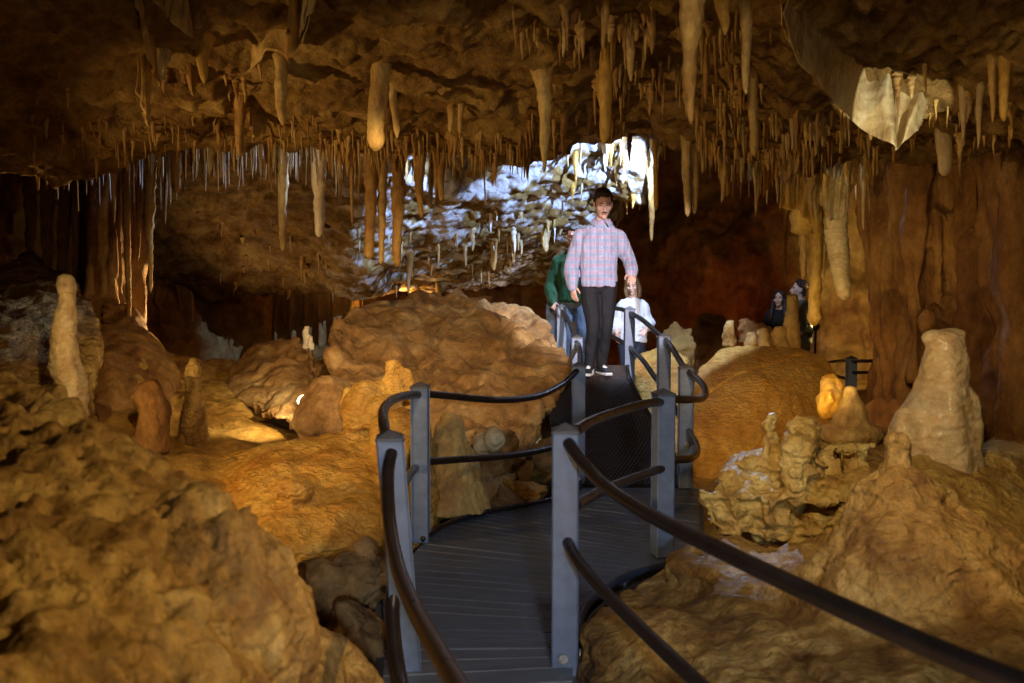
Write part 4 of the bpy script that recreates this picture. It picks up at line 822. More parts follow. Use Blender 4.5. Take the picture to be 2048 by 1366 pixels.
drape([(455, 132, N_), (500, 96, N_), (545, 60, N_), (590, 28, N_), (628, -30, N_)], [(462, 150, N_), (520, 122, N_), (556, 104, N_), (574, 125, N_), (614, 92, N_)], 'large folded brown curtain at the top left of the ceiling', 'tan', .03, 70, 26, .05, 12)
drape([(580, -20, N_), (610, -25, N_), (640, -30, N_)], [(572, 70, N_), (600, 85, N_), (632, 20, N_)], 'hanging brown leaf of rock beside the large folded curtain', 'tan', .03, 40, 24, .04, 6)
drape([(300, -20, N_), (335, -12, N_), (368, -5, N_)], [(306, 4, N_), (345, 42, N_), (378, 74, N_)], 'narrow brown curtain with a drip point at the upper left', 'tan', .025, 40, 20, .03, 8)
drape([(262, -15, N_), (285, 45, N_), (303, 95, N_)], [(272, 14, N_), (296, 98, N_), (315, 174, N_)], 'thin pale rib curtain running down to a spike at the upper left', 'tan', .025, 40, 20, .02, 8)
drape([(318, 98, N_), (332, 100, N_), (346, 104, N_)], [(318, 168, N_), (328, 150, N_), (344, 122, N_)], 'pale leaf-shaped curtain right of the thin rib', 'drape', .02, 30, 20, .02, 5)
drape([(348, 138, N_), (375, 138, N_), (402, 145, N_)], [(365, 165, N_), (386, 192, N_), (398, 168, N_)], 'brown triangular curtain under the stubby tan stalactite', 'brown', .03, 30, 20, .02, 5)
drape([(280, 118, N_), (290, 118, N_), (300, 122, N_)], [(272, 185, N_), (294, 252, N_), (301, 188, N_)], 'long brown spike curtain with a white glistening tip', 'tan', .035, 30, 30, .015, 5)
drape([(496, 222, N_), (515, 225, N_), (535, 230, N_)], [(500, 250, N_), (510, 280, N_), (530, 260, N_)], 'ragged little beige curtain at the mid left ceiling', 'tan', .02, 30, 16, .02, 7, rag=.02)
drape([(1566, 290, 7.6), (1600, 290, 7.65), (1640, 300, 7.7)], [(1560, 412, 7.6), (1596, 420, 7.65), (1634, 470, 7.7)], 'yellow-brown fluted curtain in the lit cluster by the rust column', 'olive', .07, 60, 26, .05, 18, rag=.04)
drape([(1640, 300, 7.8), (1668, 300, 7.85), (1700, 305, 7.9)], [(1640, 400, 7.8), (1664, 440, 7.85), (1698, 420, 7.9)], 'cream fluted curtain wrapping the top of the longest cream stalactite', 'cream', .09, 50, 26, .03, 14, rag=.03)
drape([(350, 585, 12.2), (368, 590, 12.2), (385, 600, 12.2)], [(366, 640, 12.2), (380, 660, 12.2), (390, 640, 12.2)], 'dull yellow curtain hanging low in the left hollow', 'brown', .03, 30, 20, .03, 6)
drape([(545, 575, 13.4), (600, 570, 13.3), (660, 570, 13.2), (725, 575, 13.1)], [(540, 690, 13.4), (600, 680, 13.3), (660, 695, 13.2), (720, 680, 13.1)], 'long dark fluted curtain under the far bulge left of the great boulder', 'brown', .12, 90, 26, .10, 40, rag=.06)
# small stalactites in fringes: a few shapes, copied one by one
def protos(mat, n, r, L, k0, **kw):
    out = []
    for i in range(n):
        v, f = stal_mesh((0, 0, .09), (0, 0, -L), r * 1.25, random.uniform(.06, .25), random.uniform(.9, 1.4), 1.25, 9, 26, .22, random.choice([1, 1, .6]), k0 + i)
        me = bpy.data.meshes.new('small_stalactite'); me.from_pydata([tuple(p) for p in v], [], f); me.materials.append(M[mat])
        me.polygons.foreach_set('use_smooth', [True] * len(me.polygons)); out.append(me)
    return out
PR = {m_: protos(m_, 5, .02, .3, 100 + 13 * i) for i, m_ in enumerate(['brown', 'tan', 'white', 'drape', 'amber', 'red'])}
PR['olive_'] = protos('olive', 5, .02, .3, 300)
MASSV, MASSF, MASSI, MASSM = [], [], [], []
def fringe(n, xr, yr, Lr, wr, mats, label, group, d=None, seed=1, name='stalactite', cat='stalactite', dense=0, mass=False):
    rr = random.Random(seed); k = 0; tries = 0; cl = [(rr.uniform(*xr), rr.uniform(*yr)) for _ in range(dense)] if dense else None
    while k < n and tries < n * 6:
        tries += 1
        if cl: c = rr.choice(cl); px = rr.gauss(c[0], 22); py = rr.gauss(c[1], 14)
        else: px = rr.uniform(*xr); py = rr.uniform(*yr)
        if d is None:
            h = ceil_hit(px, py)
            if h is None or h.y > 13.5 or h.y < 2.5: continue
        else:
            dd = rr.uniform(*d); q_ = P(px, py, dd); z = ceil_z(q_.x, q_.y); h = Vector((q_.x, q_.y, z))
        L = rr.uniform(*Lr) ** 1 * h.y / F; w = rr.uniform(*wr) * h.y / F
        if mass:
            me = rr.choice(PR[rr.choice(mats)]); s = w / .04; a_ = rr.uniform(0, 6.28); vv = np.empty(len(me.vertices) * 3); me.vertices.foreach_get('co', vv); vv = vv.reshape(-1, 3) * np.array([s, s, L / .3])
            c_, s_ = math.cos(a_), math.sin(a_); vv = np.stack([vv[:, 0] * c_ - vv[:, 1] * s_, vv[:, 0] * s_ + vv[:, 1] * c_, vv[:, 2]], 1) + np.array(h)
            mi = MASSM.index(me.materials[0].name) if me.materials[0].name in MASSM else (MASSM.append(me.materials[0].name) or len(MASSM) - 1)
            nb = sum(len(x) for x in MASSV); MASSV.append(vv); MASSF.extend([tuple(i + nb for i in pl.vertices) for pl in me.polygons]); MASSI.extend([mi] * len(me.polygons)); k += 1; continue
        o = bpy.data.objects.new(name, rr.choice(PR[rr.choice(mats)])); COL.objects.link(o); o.location = h
        s = w / .04; o.scale = (s, s, L / .3); o.rotation_euler = (rr.gauss(0, .03), rr.gauss(0, .03), rr.uniform(0, 6.28))
        o['label'] = label; o['category'] = cat; o['group'] = group; k += 1
fringe(34, (660, 1010), (268, 318), (18, 62), (8, 17), ['brown', 'brown', 'tan'], 'small brown stalactite in the fringe on the ceiling lip above the great boulder', 'small stalactites on the middle ceiling lip', seed=3)
fringe(44, (1040, 1520), (10, 240), (22, 95), (9, 22), ['brown', 'tan', 'brown', 'red'], 'small brown stalactite in the dense patch of upper right ceiling left of the pale curtain', 'small stalactites on the upper right ceiling', seed=4, dense=16)
fringe(30, (1390, 1750), (215, 318), (22, 75), (9, 20), ['tan', 'brown', 'drape', 'tan'], 'small tan stalactite in the fringe on the ceiling lip over the dark hollow', 'small stalactites on the right ceiling lip', seed=5)
fringe(16, (60, 690), (90, 275), (12, 46), (8, 18), ['brown', 'tan'], 'small lone stalactite on the dark left ceiling', 'scattered stalactites on the left ceiling', seed=6)
fringe(16, (1760, 2040), (100, 300), (20, 80), (10, 22), ['brown', 'tan'], 'small brown stalactite on the right ceiling above the rust column', 'small stalactites at the right ceiling edge', seed=7)
fringe(12, (420, 1110), (470, 585), (14, 50), (6, 14), ['brown', 'tan', 'drape'], 'small stalactite under the far rock bulge behind the great boulder', 'small stalactites under the far bulge', seed=8)
fringe(14, (70, 470), (270, 320), (20, 60), (8, 16), ['tan', 'drape', 'brown'], 'small pale stalactite on the bluish-lit ceiling lip at left', 'small stalactites on the left ceiling lip', d=(6.6, 7.1), seed=9)
SW = []
for i in range(4):
    v, f = stal_mesh((0, 0, .02), (0, 0, -.3), .006, .75, .6, 1.6, 7, 12, .08, 1, 400 + i); me = bpy.data.meshes.new('soda_straw'); me.from_pydata([tuple(p) for p in v], [], f); me.materials.append(M['straw']); me.polygons.foreach_set('use_smooth', [True] * len(me.polygons)); SW.append(me)
PR['straw'] = SW
def straws(*a, **k): fringe(*a, name='soda_straw', cat='soda straw', **k)
fringe(20, (1500, 1740), (300, 310), (40, 130), (10, 24), ['olive_', 'drape', 'tan'], 'slim yellowish stalactite in the lit cluster beside the rust column', 'slim stalactites in the lit right cluster', d=(6.9, 7.7), seed=17)
straws(70, (480, 690), (290, 300), (24, 100), (6, 10), ['straw'], 'thin white soda straw in the cluster around the carrot-shaped and white ringed stalactites', 'soda straws over the boulder gap', d=(7.2, 7.8), seed=11)
straws(56, (70, 480), (280, 290), (24, 90), (6, 10), ['straw'], 'thin bluish soda straw along the left ceiling lip', 'soda straws on the left ceiling lip', d=(6.7, 7.5), seed=12)
straws(60, (1200, 1400), (280, 300), (20, 70), (6, 11), ['straw'], 'thin bright soda straw in the white-lit cluster above the man in plaid', 'soda straws over the man in plaid', d=(7.6, 9.2), seed=13)
fringe(20, (1130, 1330), (300, 430), (20, 70), (9, 20), ['drape', 'amber', 'white'], 'small yellow-white stalactite in the bright cluster around the man in plaid', 'bright stalactites over the man in plaid', d=(9.3, 10.8), seed=14)
fringe(24, (860, 1130), (400, 470), (12, 46), (6, 13), ['drape', 'white', 'tan'], 'small bright stalactite along the lower edge of the white-lit rock', 'stalactites along the white-lit rock edge', d=(10.9, 11.5), seed=15, mass=True)
fringe(20, (690, 930), (300, 310), (30, 90), (6, 13), ['drape', 'brown', 'white'], 'slim stalactite behind the three long brown ones', 'slim stalactites behind the long three', d=(7.6, 8.0), seed=16, mass=True)

fringe(26, (1130, 1330), (300, 430), (16, 50), (6, 12), ['drape', 'amber', 'white'], '', '', d=(9.3, 10.8), seed=24, mass=True)
fringe(140, (1040, 1560), (10, 280), (14, 60), (5, 13), ['brown', 'tan', 'red'], '', '', seed=25, dense=22, mass=True)
fringe(130, (640, 1060), (262, 325), (12, 60), (4, 10), ['brown', 'tan'], '', '', seed=26, mass=True)
fringe(130, (1380, 1760), (215, 325), (14, 64), (5, 11), ['tan', 'brown', 'olive_'], '', '', seed=27, mass=True)
fringe(90, (60, 640), (230, 330), (10, 50), (4, 9), ['brown', 'tan'], '', '', seed=28, mass=True)
fringe(40, (430, 1110), (440, 590), (8, 34), (4, 9), ['brown', 'tan', 'drape'], '', '', seed=29, mass=True)
fringe(26, (1740, 2040), (200, 310), (10, 44), (5, 11), ['brown', 'olive_'], '', '', seed=30, mass=True)
fringe(70, (480, 720), (290, 300), (30, 110), (6, 13), ['drape', 'brown', 'tan'], '', '', d=(7.3, 7.9), seed=31, mass=True)
fringe(60, (190, 480), (290, 300), (30, 120), (7, 14), ['red', 'brown', 'drape'], '', '', d=(7.2, 7.9), seed=32, mass=True)
fringe(60, (1440, 1740), (300, 310), (30, 90), (7, 14), ['olive_', 'drape', 'amber'], '', '', d=(7.0, 7.6), seed=33, mass=True)
mo = mk('small_stalactites', np.concatenate(MASSV), MASSF, None, origin=(0, 6, 2.6), props=dict(label='mass of tiny stalactites and stubs bristling all over the cave ceiling', category='stalactites', kind='stuff'))
for n_ in MASSM: mo.data.materials.append(bpy.data.materials[n_])
mo.data.polygons.foreach_set('material_index', MASSI)

# ---------------------------------------------------------------- people
M['skin'] = plain_mat('skin', (.68, .40, .30), rough=.5, var=.18, sc=12, bump=.04, bsc=300, sss=.15)
M['palm'] = plain_mat('pale_skin', (.74, .50, .40), rough=.5, var=.12, sc=12, bump=.04, bsc=300, sss=.15)
M['hair'] = plain_mat('brown_hair', (.045, .026, .015), rough=.55, var=.6, sc=40, bump=.8, bsc=120, st=(1, 1, .3))
M['hair2'] = plain_mat('light_brown_hair', (.26, .165, .09), rough=.45, var=.5, sc=40, bump=.7, bsc=140, st=(1, 1, .15))
M['hair3'] = plain_mat('dark_auburn_hair', (.03, .014, .011), rough=.45, var=.5, sc=40, bump=.7, bsc=140, st=(1, 1, .15))
M['eye'] = plain_mat('eye', (.03, .02, .015), rough=.2, var=.1); M['lip'] = plain_mat('lip', (.42, .16, .13), rough=.45, var=.2, sss=.1)
M['jeans'] = plain_mat('black_jeans', (.006, .006, .009), rough=.8, var=.4, sc=20, bump=.3, bsc=300)
M['denim'] = plain_mat('blue_denim', (.24, .33, .48), rough=.8, var=.35, sc=10, bump=.3, bsc=300)
M['navy'] = plain_mat('navy_cloth', (.02, .03, .06), rough=.8, var=.3)
M['green'] = plain_mat('green_knit', (.010, .10, .035), rough=.9, var=.3, sc=16, bump=.4, bsc=260, sheen=.3)
M['blouse'] = plain_mat('pale_blouse', (.72, .76, .80), rough=.8, var=.08, sc=8, bump=.15, bsc=200)
M['blacktop'] = plain_mat('black_top', (.012, .012, .014), rough=.85, var=.3)
M['oliveshirt'] = plain_mat('olive_shirt', (.17, .16, .10), rough=.85, var=.3, sc=9, bump=.2, bsc=200)
M['khaki'] = plain_mat('khaki_cloth', (.22, .18, .10), rough=.85, var=.3, sc=9)
M['shoeblack'] = plain_mat('black_suede', (.015, .015, .016), rough=.8); M['shoewhite'] = plain_mat('white_rubber', (.78, .76, .72), rough=.55, var=.08)
def plaid():
    m = bpy.data.materials.new('plaid_flannel'); m.use_nodes = True; nt = m.node_tree; L = nt.links.new; b = nt.nodes['Principled BSDF']
    tc = nd(nt, 'ShaderNodeTexCoord')
    def band(axis, scale, ph, lo, hi, dist=.5):
        w = nd(nt, 'ShaderNodeTexWave', Scale=scale, Distortion=dist, Detail=1.0, bands_direction=axis); w.inputs['Phase Offset'].default_value = ph; w.inputs['Detail Scale'].default_value = 3
        L(tc.outputs['Object'], w.inputs['Vector']); r = nd(nt, 'ShaderNodeValToRGB'); r.color_ramp.elements[0].position = lo; r.color_ramp.elements[1].position = hi
        L(w.outputs['Fac'], r.inputs[0]); return r.outputs[0]
    def mix(f, a, col, k):
        x = nd(nt, 'ShaderNodeMixRGB'); mu = nd(nt, 'ShaderNodeMath', operation='MULTIPLY'); mu.inputs[1].default_value = k
        L(f, mu.inputs[0]); L(mu.outputs[0], x.inputs[0]); x.inputs[2].default_value = lin(col)
        if isinstance(a, tuple): x.inputs[1].default_value = lin(a)
        else: L(a, x.inputs[1])
        return x.outputs[0]
    c = mix(band('X', 4.6, 0, .3, .7), (.34, .37, .50), (.21, .26, .39), .75)
    c = mix(band('Z', 4.6, 1.2, .3, .7), c, (.20, .26, .39), .5)
    c = mix(band('Z', 4.6, 4.3, .70, .97), c, (.48, .17, .23), .5)
    c = mix(band('X', 4.6, 2.6, .85, .98), c, (.46, .24, .34), .35)
    c = mix(band('X', 9.2, 1.0, .9, .99), c, (.55, .55, .63), .35)
    no = nd(nt, 'ShaderNodeTexNoise', Scale=9, Detail=6, Roughness=.7); L(tc.outputs['Object'], no.inputs['Vector'])
    mv = nd(nt, 'ShaderNodeMixRGB', blend_type='OVERLAY'); mv.inputs[0].default_value = .6; L(c, mv.inputs[1]); L(no.outputs['Fac'], mv.inputs[2]); c = mv.outputs[0]
    L(c, b.inputs['Base Color']); b.inputs['Roughness'].default_value = .9; b.inputs['Sheen Weight'].default_value = .2
    return m
M['plaid'] = plaid()
def ellip_tube(mb, rows, n=20):
    """rows: (center, half width x, half depth y)"""
    vs = []
    for c, a, b in rows:
        for k in range(n):
            t = 2 * PI * k / n; cx, sx = math.cos(t), math.sin(t)
            e = .8; vs.append(Vector(c) + Vector((a * math.copysign(abs(cx) ** e, cx), b * math.copysign(abs(sx) ** e, sx), 0)))
    m_ = len(rows)
    mb.add(vs, [(i * n + k, i * n + (k + 1) % n, (i + 1) * n + (k + 1) % n, (i + 1) * n + k) for i in range(m_ - 1) for k in range(n)] + [tuple(range(n - 1, -1, -1)), tuple(range((m_ - 1) * n, m_ * n))])
def limb(mb, pts, rad, n=12):
    S = spline(pts, 5); R = np.interp(np.linspace(0, len(pts) - 1, len(S)), range(len(pts)), rad); mb.tube(S, list(R), n)
    for p, r in ((S[0], R[0]), (S[-1], R[-1])): mb.ell(p, (r, r, r), 10, 7)
def hand(mb, wrist, d, nrm, thumb, curl=.35, s=1.0):
    d = Vector(d).normalized(); nrm = Vector(nrm); nrm = (nrm - d * nrm.dot(d)).normalized(); side = d.cross(nrm)
    if side.dot(Vector(thumb)) < 0: side = -side
    w = Vector(wrist); R = Matrix((side, d, nrm)).transposed()
    mb.ell(w + d * .05 * s, (.042 * s, .056 * s, .017 * s), 12, 8, R); mb.tube([w - d * .03, w + d * .03 * s], [.026 * s, .024 * s], 10)
    for k, (o, L, r) in enumerate([(.033, .074, .0088), (.0115, .084, .009), (-.0115, .078, .0088), (-.033, .060, .0078)]):
        p = w + (d * .092 + side * o) * s; a = curl * (.55 + .13 * k); pts = [p - d * .025 * s, p]; dd = d + side * o * 2.4
        for j, f in enumerate((.45, .32, .25)):
            a2 = a * (j + .6); p = p + (dd.normalized() * math.cos(a2) + nrm * math.sin(a2)) * L * f * s; pts.append(p)
        mb.tube(pts, [r * s * q for q in (1.05, 1.05, 1, .92, .72)], 8); mb.ell(pts[-1], [r * s * .72] * 3, 8, 5)
    p = w + d * .022 * s + side * .03 * s; q1 = p + (d * .6 + side * .75 + nrm * .25).normalized() * .038 * s; q2 = q1 + (d * .9 + side * .3 + nrm * .3).normalized() * .03 * s; q3 = q2 + (d + nrm * .4).normalized() * .022 * s
    mb.tube([p - side * .012 * s, p, q1, q2, q3], [.013 * s, .0135 * s, .0115 * s, .0105 * s, .008 * s], 8); mb.ell(q3, [.008 * s] * 3, 8, 5)
def person(base, yaw, j, label, skin='skin', voxel=.007, hairfn=None, hairmat='hair', top='plaid', legs='jeans', female=False, extras=(), tshape=None, sleeve=(.078, .062, .05), bare=0, lpants=None, shoes=True):
    base = Vector(base); T = Matrix.Translation(base) @ Matrix.Rotation(yaw, 4, 'Z'); A = np.array(T)
    root = empty('person', base, label=label, category='person', kind='thing')
    def emit(mb, name, mat, parent, vox, sm=3, fold=0, fs=7, seed=1, st=(1, 1, .5)):
        if vox: v, q = remesh(mb, vox, sm)
        else: v, q = np.array(mb.v), mb.f
        if fold: v = v + vnormals(v, q) * (fold * fbm(v, fs, 3, seed=seed, st=st))[:, None]
        v = v @ A[:3, :3].T + A[:3, 3]; return mk(name, v, q, M[mat], parent)
    hc = Vector(j['head']); hp, hy = j.get('pitch', 0), j.get('turn', 0)
    HM = Matrix.Translation(hc) @ Matrix.Rotation(hy, 4, 'Z') @ Matrix.Rotation(hp, 4, 'X') @ Matrix.Scale(j.get('hs', 1.0), 4)
    hd = lambda x, y, z: HM @ Vector((x, y, z)); H3 = HM.to_3x3()
    b = MB(); fw = .92 if female else 1
    for c, r in [((0, .016, .045), (.075, .094, .088)), ((0, -.016, -.018), (.064 * fw, .078, .10)), ((0, -.035, -.085), (.042 * fw, .05, .04)), ((0, -.082, .030), (.045, .013, .009)), ((0, -.092, -.064), (.024, .013, .011)), ((0, -.083, -.098), (.02, .018, .016)),
                 ((.04, -.066, -.02), (.026, .026, .026)), ((-.04, -.066, -.02), (.026, .026, .026)), ((.079, .012, -.006), (.009, .022, .033)), ((-.079, .012, -.006), (.009, .022, .033))]:
        b.ell(hd(*c), r, 16, 11, H3)
    b.tube([hd(0, -.086, .022), hd(0, -.103, -.008), hd(0, -.117, -.034)], [.009, .011, .0145], 10); b.ell(hd(0, -.112, -.036), (.018, .013, .010), 10, 7, H3)
    nk = Vector(j['neck']); b.tube([hd(0, .02, -.05), hd(0, .025, -.11), nk, nk + Vector((0, .01, -.08))], [.052 * fw, .053 * fw, .057 * fw, .075], 14)
    sl, sr, hl, hr = Vector(j['shoulder'][0]), Vector(j['shoulder'][1]), Vector(j['hip'][0]), Vector(j['hip'][1])
    mid = (sl + sr) / 2; pel = (hl + hr) / 2
    ellip_tube(b, [(pel + Vector((0, 0, -.06)), .13, .08), (pel + Vector((0, 0, .05)), .13, .085), (pel.lerp(mid, .5), .11, .075), (pel.lerp(mid, .85), .14, .085), (mid + Vector((0, 0, .02)), .13, .06), (nk, .055, .055)])
    for i in (0, 1):
        s_, e_, w_ = (Vector(p) for p in j['arm'][i]); limb(b, [s_, s_.lerp(e_, .5), e_, e_.lerp(w_, .45), w_], [.045, .042, .034, .034, .024])
        hn = j['hand'][i]; hand(b, w_, hn[0], hn[1], hn[2], hn[3], .95 if not female else .86)
        h_, k_, a_ = (Vector(p) for p in j['leg'][i]); limb(b, [h_, h_.lerp(k_, .5), k_, k_.lerp(a_, .4), a_], [.075, .064, .047, .045, .032])
        b.ell(a_ + Vector((0, -.035, -.04)), (.026, .055, .02))
    body = emit(b, 'body', skin, root, voxel, 3)
    # face
    for sx in (-1, 1):
        m = MB(); m.ell(hd(sx * .031, -.0845, .006), (.0115, .0085, .0036), 10, 7, H3); emit(m, 'eye', 'eye', body, 0)
        m = MB(); m.tube([hd(sx * .014, -.1, .024), hd(sx * .034, -.097, .030), hd(sx * .052, -.083, .024)], [.0035, .0045, .0025], 6); emit(m, 'eyebrow', hairmat, body, 0)
    m = MB(); m.ell(hd(0, -.1015, -.064), (.021, .0065, .0065), 10, 7, H3); emit(m, 'mouth', 'lip', body, 0)
    h = MB(); hairfn(h, hd, H3); emit(h, 'hair', hairmat, body, .006, 2, .006, 26, 3, (1, 1, .6))
    # clothes
    t = MB(); ellip_tube(t, tshape(j))
    for i in (0, 1):
        s_, e_, w_ = (Vector(p) for p in j['arm'][i]); w2 = w_ if not bare else e_.lerp(w_, 1 - bare)
        limb(t, [s_ + (mid - s_) * .35 + Vector((0, 0, .0)), s_, s_.lerp(e_, .5), e_, e_.lerp(w2, .5), w2], [.06, sleeve[0] * .86, sleeve[0] * .95, sleeve[1], sleeve[1] * .95, sleeve[2]])
    shirt = emit(t, 'shirt', top, root, max(voxel, .007), 3, .019, 9, 5, (1, 1, .4))
    p = MB(); ellip_tube(p, [(pel + Vector((0, 0, -.10)), .10, .085), (pel + Vector((0, 0, -.04)), .15, .11), (pel + Vector((0, 0, .08)), .15, .11)])
    for i in (0, 1):
        h_, k_, a_ = (Vector(q) for q in j['leg'][i]); limb(p, [h_, h_.lerp(k_, .5), k_, k_.lerp(a_, .5), a_ + Vector((0, 0, .01))], lpants or [.098, .088, .068, .06, .056])
    emit(p, 'trousers', legs, root, max(voxel, .008), 4, .009, 10, 8)
    if shoes:
        for i in (0, 1):
            a_ = Vector(j['leg'][i][2]); ft = j.get('foot', (0, 0))[i]; R = Matrix.Rotation(ft, 3, 'Z'); f = lambda x, y, z: a_ + R @ Vector((x, y, 0)) + Vector((0, 0, z - a_.z))
            up = MB(); up.hull([f(x, y, z) for x, y, z in [(-.036, .06, .02), (.036, .06, .02), (-.03, .06, .1), (.03, .06, .1), (-.043, -.05, .02), (.043, -.05, .02), (-.034, -.03, .095), (.034, -.03, .095), (-.046, -.13, .02), (.046, -.13, .02), (-.03, -.185, .02), (.03, -.185, .02), (-.03, -.12, .062), (.03, -.12, .062), (-.022, -.175, .045), (.022, -.175, .045)]])
            so = emit(up, 'shoe', 'shoeblack', root, .006, 4)
            s2 = MB(); s2.hull([f(x, y, z) for x, y, z in [(-.04, .068, .002), (.04, .068, .002), (-.052, -.12, .002), (.052, -.12, .002), (-.034, -.196, .002), (.034, -.196, .002), (-.04, .068, .026), (.04, .068, .026), (-.052, -.12, .026), (.052, -.12, .026), (-.034, -.198, .03), (.034, -.198, .03)]])
            emit(s2, 'sole', 'shoewhite', so, .006, 2)
            lc = MB()
            lc.hull([f(x, y, z) for x, y, z in [(-.02, -.035, .100), (.02, -.035, .100), (-.02, -.11, .072), (.02, -.11, .072), (-.024, -.07, .082), (.024, -.07, .082), (0, -.07, .098)]])
            emit(lc, 'laces', 'shoewhite', so, 0)
            st = MB(); st.tube([f(.046, -.10, .035), f(.048, -.04, .055), f(.04, .04, .05)], .005, 6); emit(st, 'side_stripe', 'shoewhite', so, 0)
    for e in extras: e(root, body, shirt, emit, hd, H3, j)
    return root
def short_hair(h, hd, H3):
    h.ell(hd(0, .026, .062), (.083, .094, .080), 18, 12, H3); h.ell(hd(0, -.028, .098), (.068, .058, .038), 14, 9, H3); h.ell(hd(0, .075, .0), (.066, .045, .06), 14, 9, H3)
    for sx in (-1, 1): h.ell(hd(sx * .07, .012, .045), (.016, .04, .04), 10, 7, H3)
    for k in range(9): h.ell(hd(-.056 + .014 * k, -.068 + .004 * abs(k - 4) ** 1.3, .088 + .006 * (k % 3)), (.014, .02, .016), 8, 6, H3)
def curly_hair(h, hd, H3):
    h.ell(hd(0, .03, .06), (.088, .098, .085), 18, 12, H3); rr = random.Random(5)
    for k in range(46):
        a, e = rr.uniform(0, 6.28), rr.uniform(-.1, 1.4); p = (.085 * math.cos(a) * math.cos(e), .03 + .098 * math.sin(a) * math.cos(e), .06 + .085 * math.sin(e))
        if p[1] < -.05 and p[2] < .075: continue
        h.ell(hd(*p), (.022, .022, .02), 8, 6, H3)
    h.ell(hd(0, .08, -.03), (.06, .04, .06), 12, 8, H3)
def bob(h, hd, H3):
    h.ell(hd(0, .026, .058), (.082, .094, .080), 18, 12, H3)
    for sx in (-1, 1): limb(h, [hd(sx * .022, -.06, .118), hd(sx * .066, -.045, .07), hd(sx * .082, -.012, 0), hd(sx * .088, -.012, -.07), hd(sx * .084, -.02, -.135)], [.02, .028, .03, .032, .024])
    h.ell(hd(0, .065, -.04), (.08, .05, .10), 14, 9, H3)
def long_hair(h, hd, H3):
    h.ell(hd(0, .026, .058), (.082, .094, .080), 18, 12, H3)
    for sx in (-1, 1): limb(h, [hd(sx * .02, -.06, .118), hd(sx * .066, -.045, .07), hd(sx * .08, -.012, 0), hd(sx * .088, -.02, -.10), hd(sx * .098, -.05, -.22), hd(sx * .09, -.07, -.32)], [.02, .028, .03, .036, .04, .02])
    h.ell(hd(0, .075, -.08), (.095, .05, .17), 14, 9, H3)
def man_top(j):
    s = (Vector(j['shoulder'][0]) + Vector(j['shoulder'][1])) / 2; p = (Vector(j['hip'][0]) + Vector(j['hip'][1])) / 2; n = Vector(j['neck']); hem = j.get('hem', -.02)
    return [(p + Vector((0, 0, hem)), .178, .128), (p + Vector((0, 0, hem + .03)), .186, .135), (p.lerp(s, .3), .180, .128), (p.lerp(s, .65), .192, .135), (p.lerp(s, .9), .20, .125), (s + Vector((0, .005, .035)), .165, .095), (n + Vector((0, .01, .0)), .082, .075), (n + Vector((0, .01, .02)), .068, .066)]
def wom_top(j):
    s = (Vector(j['shoulder'][0]) + Vector(j['shoulder'][1])) / 2; p = (Vector(j['hip'][0]) + Vector(j['hip'][1])) / 2; n = Vector(j['neck']); hem = j.get('hem', -.02)
    return [(p + Vector((0, 0, hem)), .19, .14), (p + Vector((0, 0, hem + .1)), .19, .135), (p.lerp(s, .4), .165, .12), (p.lerp(s, .7), .165, .13), (p.lerp(s, .92), .16, .105), (s + Vector((0, .005, .03)), .13, .08), (n + Vector((0, .005, -.01)), .068, .06)]
def collar(root, body, shirt, emit, hd, H3, j):
    n = Vector(j['neck']); m = MB(); k = 16
    ring = [n + Vector((.074 * math.cos(2 * PI * i / k), .012 + .072 * math.sin(2 * PI * i / k), .018 + .022 * math.sin(2 * PI * i / k))) for i in range(k)]
    m.tube(ring[13:] + ring[:12], .013, 8)
    for sx in (-1, 1):
        a, b_, c, d = n + Vector((sx * .022, -.085, .006)), n + Vector((sx * .085, -.03, .032)), n + Vector((sx * .115, -.075, -.03)), n + Vector((sx * .062, -.14, -.058)); o = Vector((0, .008, 0))
        m.hull([a, b_, c, d, a + o, b_ + o, c + o, d + o, (a + b_ + c + d) / 4 + Vector((0, -.008, .004))])
    emit(m, 'collar', 'plaid', shirt, .006, 2)
    pl = MB(); pel = (Vector(j['hip'][0]) + Vector(j['hip'][1])) / 2
    for i in range(6):
        b_ = MB(); t = i / 5.4; z = n.z - .085 - t * (n.z - .085 - pel.z - .05); y = -.118 - .012 * math.sin(PI * min(1, t * 1.2)) - (.006 if i else -.012); b_.ell((n.x * (1 - t) + pel.x * t + .004, y + n.y * .6, z), (.0065, .005, .0065), 8, 6); emit(b_, 'button', 'shoewhite', shirt, 0)
def moustache(root, body, shirt, emit, hd, H3, j):
    m = MB(); limb(m, [hd(-.026, -.098, -.058), hd(-.012, -.108, -.051), hd(.012, -.108, -.051), hd(.026, -.098, -.058)], [.003, .0045, .0045, .003], 8); emit(m, 'moustache', 'hair', body, 0)
# the man in plaid, walking down the ramp towards the camera, looking down
zb = ramp_z(8.42) + .006
J1 = dict(head=(.045, -.06, 1.685), pitch=.33, turn=.05, hs=1.12, neck=(.03, .0, 1.515), shoulder=((-.165, 0, 1.415), (.19, 0, 1.40)), hip=((-.075, 0, .92), (.095, 0, .92)), hem=-.045,
          arm=(((-.168, 0, 1.375), (-.25, .03, 1.12), (-.25, -.05, .885)), ((.19, 0, 1.365), (.305, .04, 1.165), (.325, -.13, 1.0))),
          hand=(((.12, -.15, -1), (.6, .5, .1), (.3, -.9, 0), .45), ((-.12, -.85, -.5), (-.2, .5, -.85), (-.9, -.2, .1), .9)),
          leg=(((-.085, 0, .90), (-.045, -.06, .50), (-.075, .02, .085)), ((.10, 0, .90), (.085, -.03, .50), (.055, .10, .085))), foot=(-.25, .3))
xb = P(1194, 755, 8.42).x
person((xb, 8.42, zb), 0, J1, 'man in plaid shirt and black jeans walking down the ramp looking down', voxel=.005, hairfn=short_hair, top='plaid', legs='jeans', tshape=man_top, extras=(collar, moustache), sleeve=(.088, .072, .056))
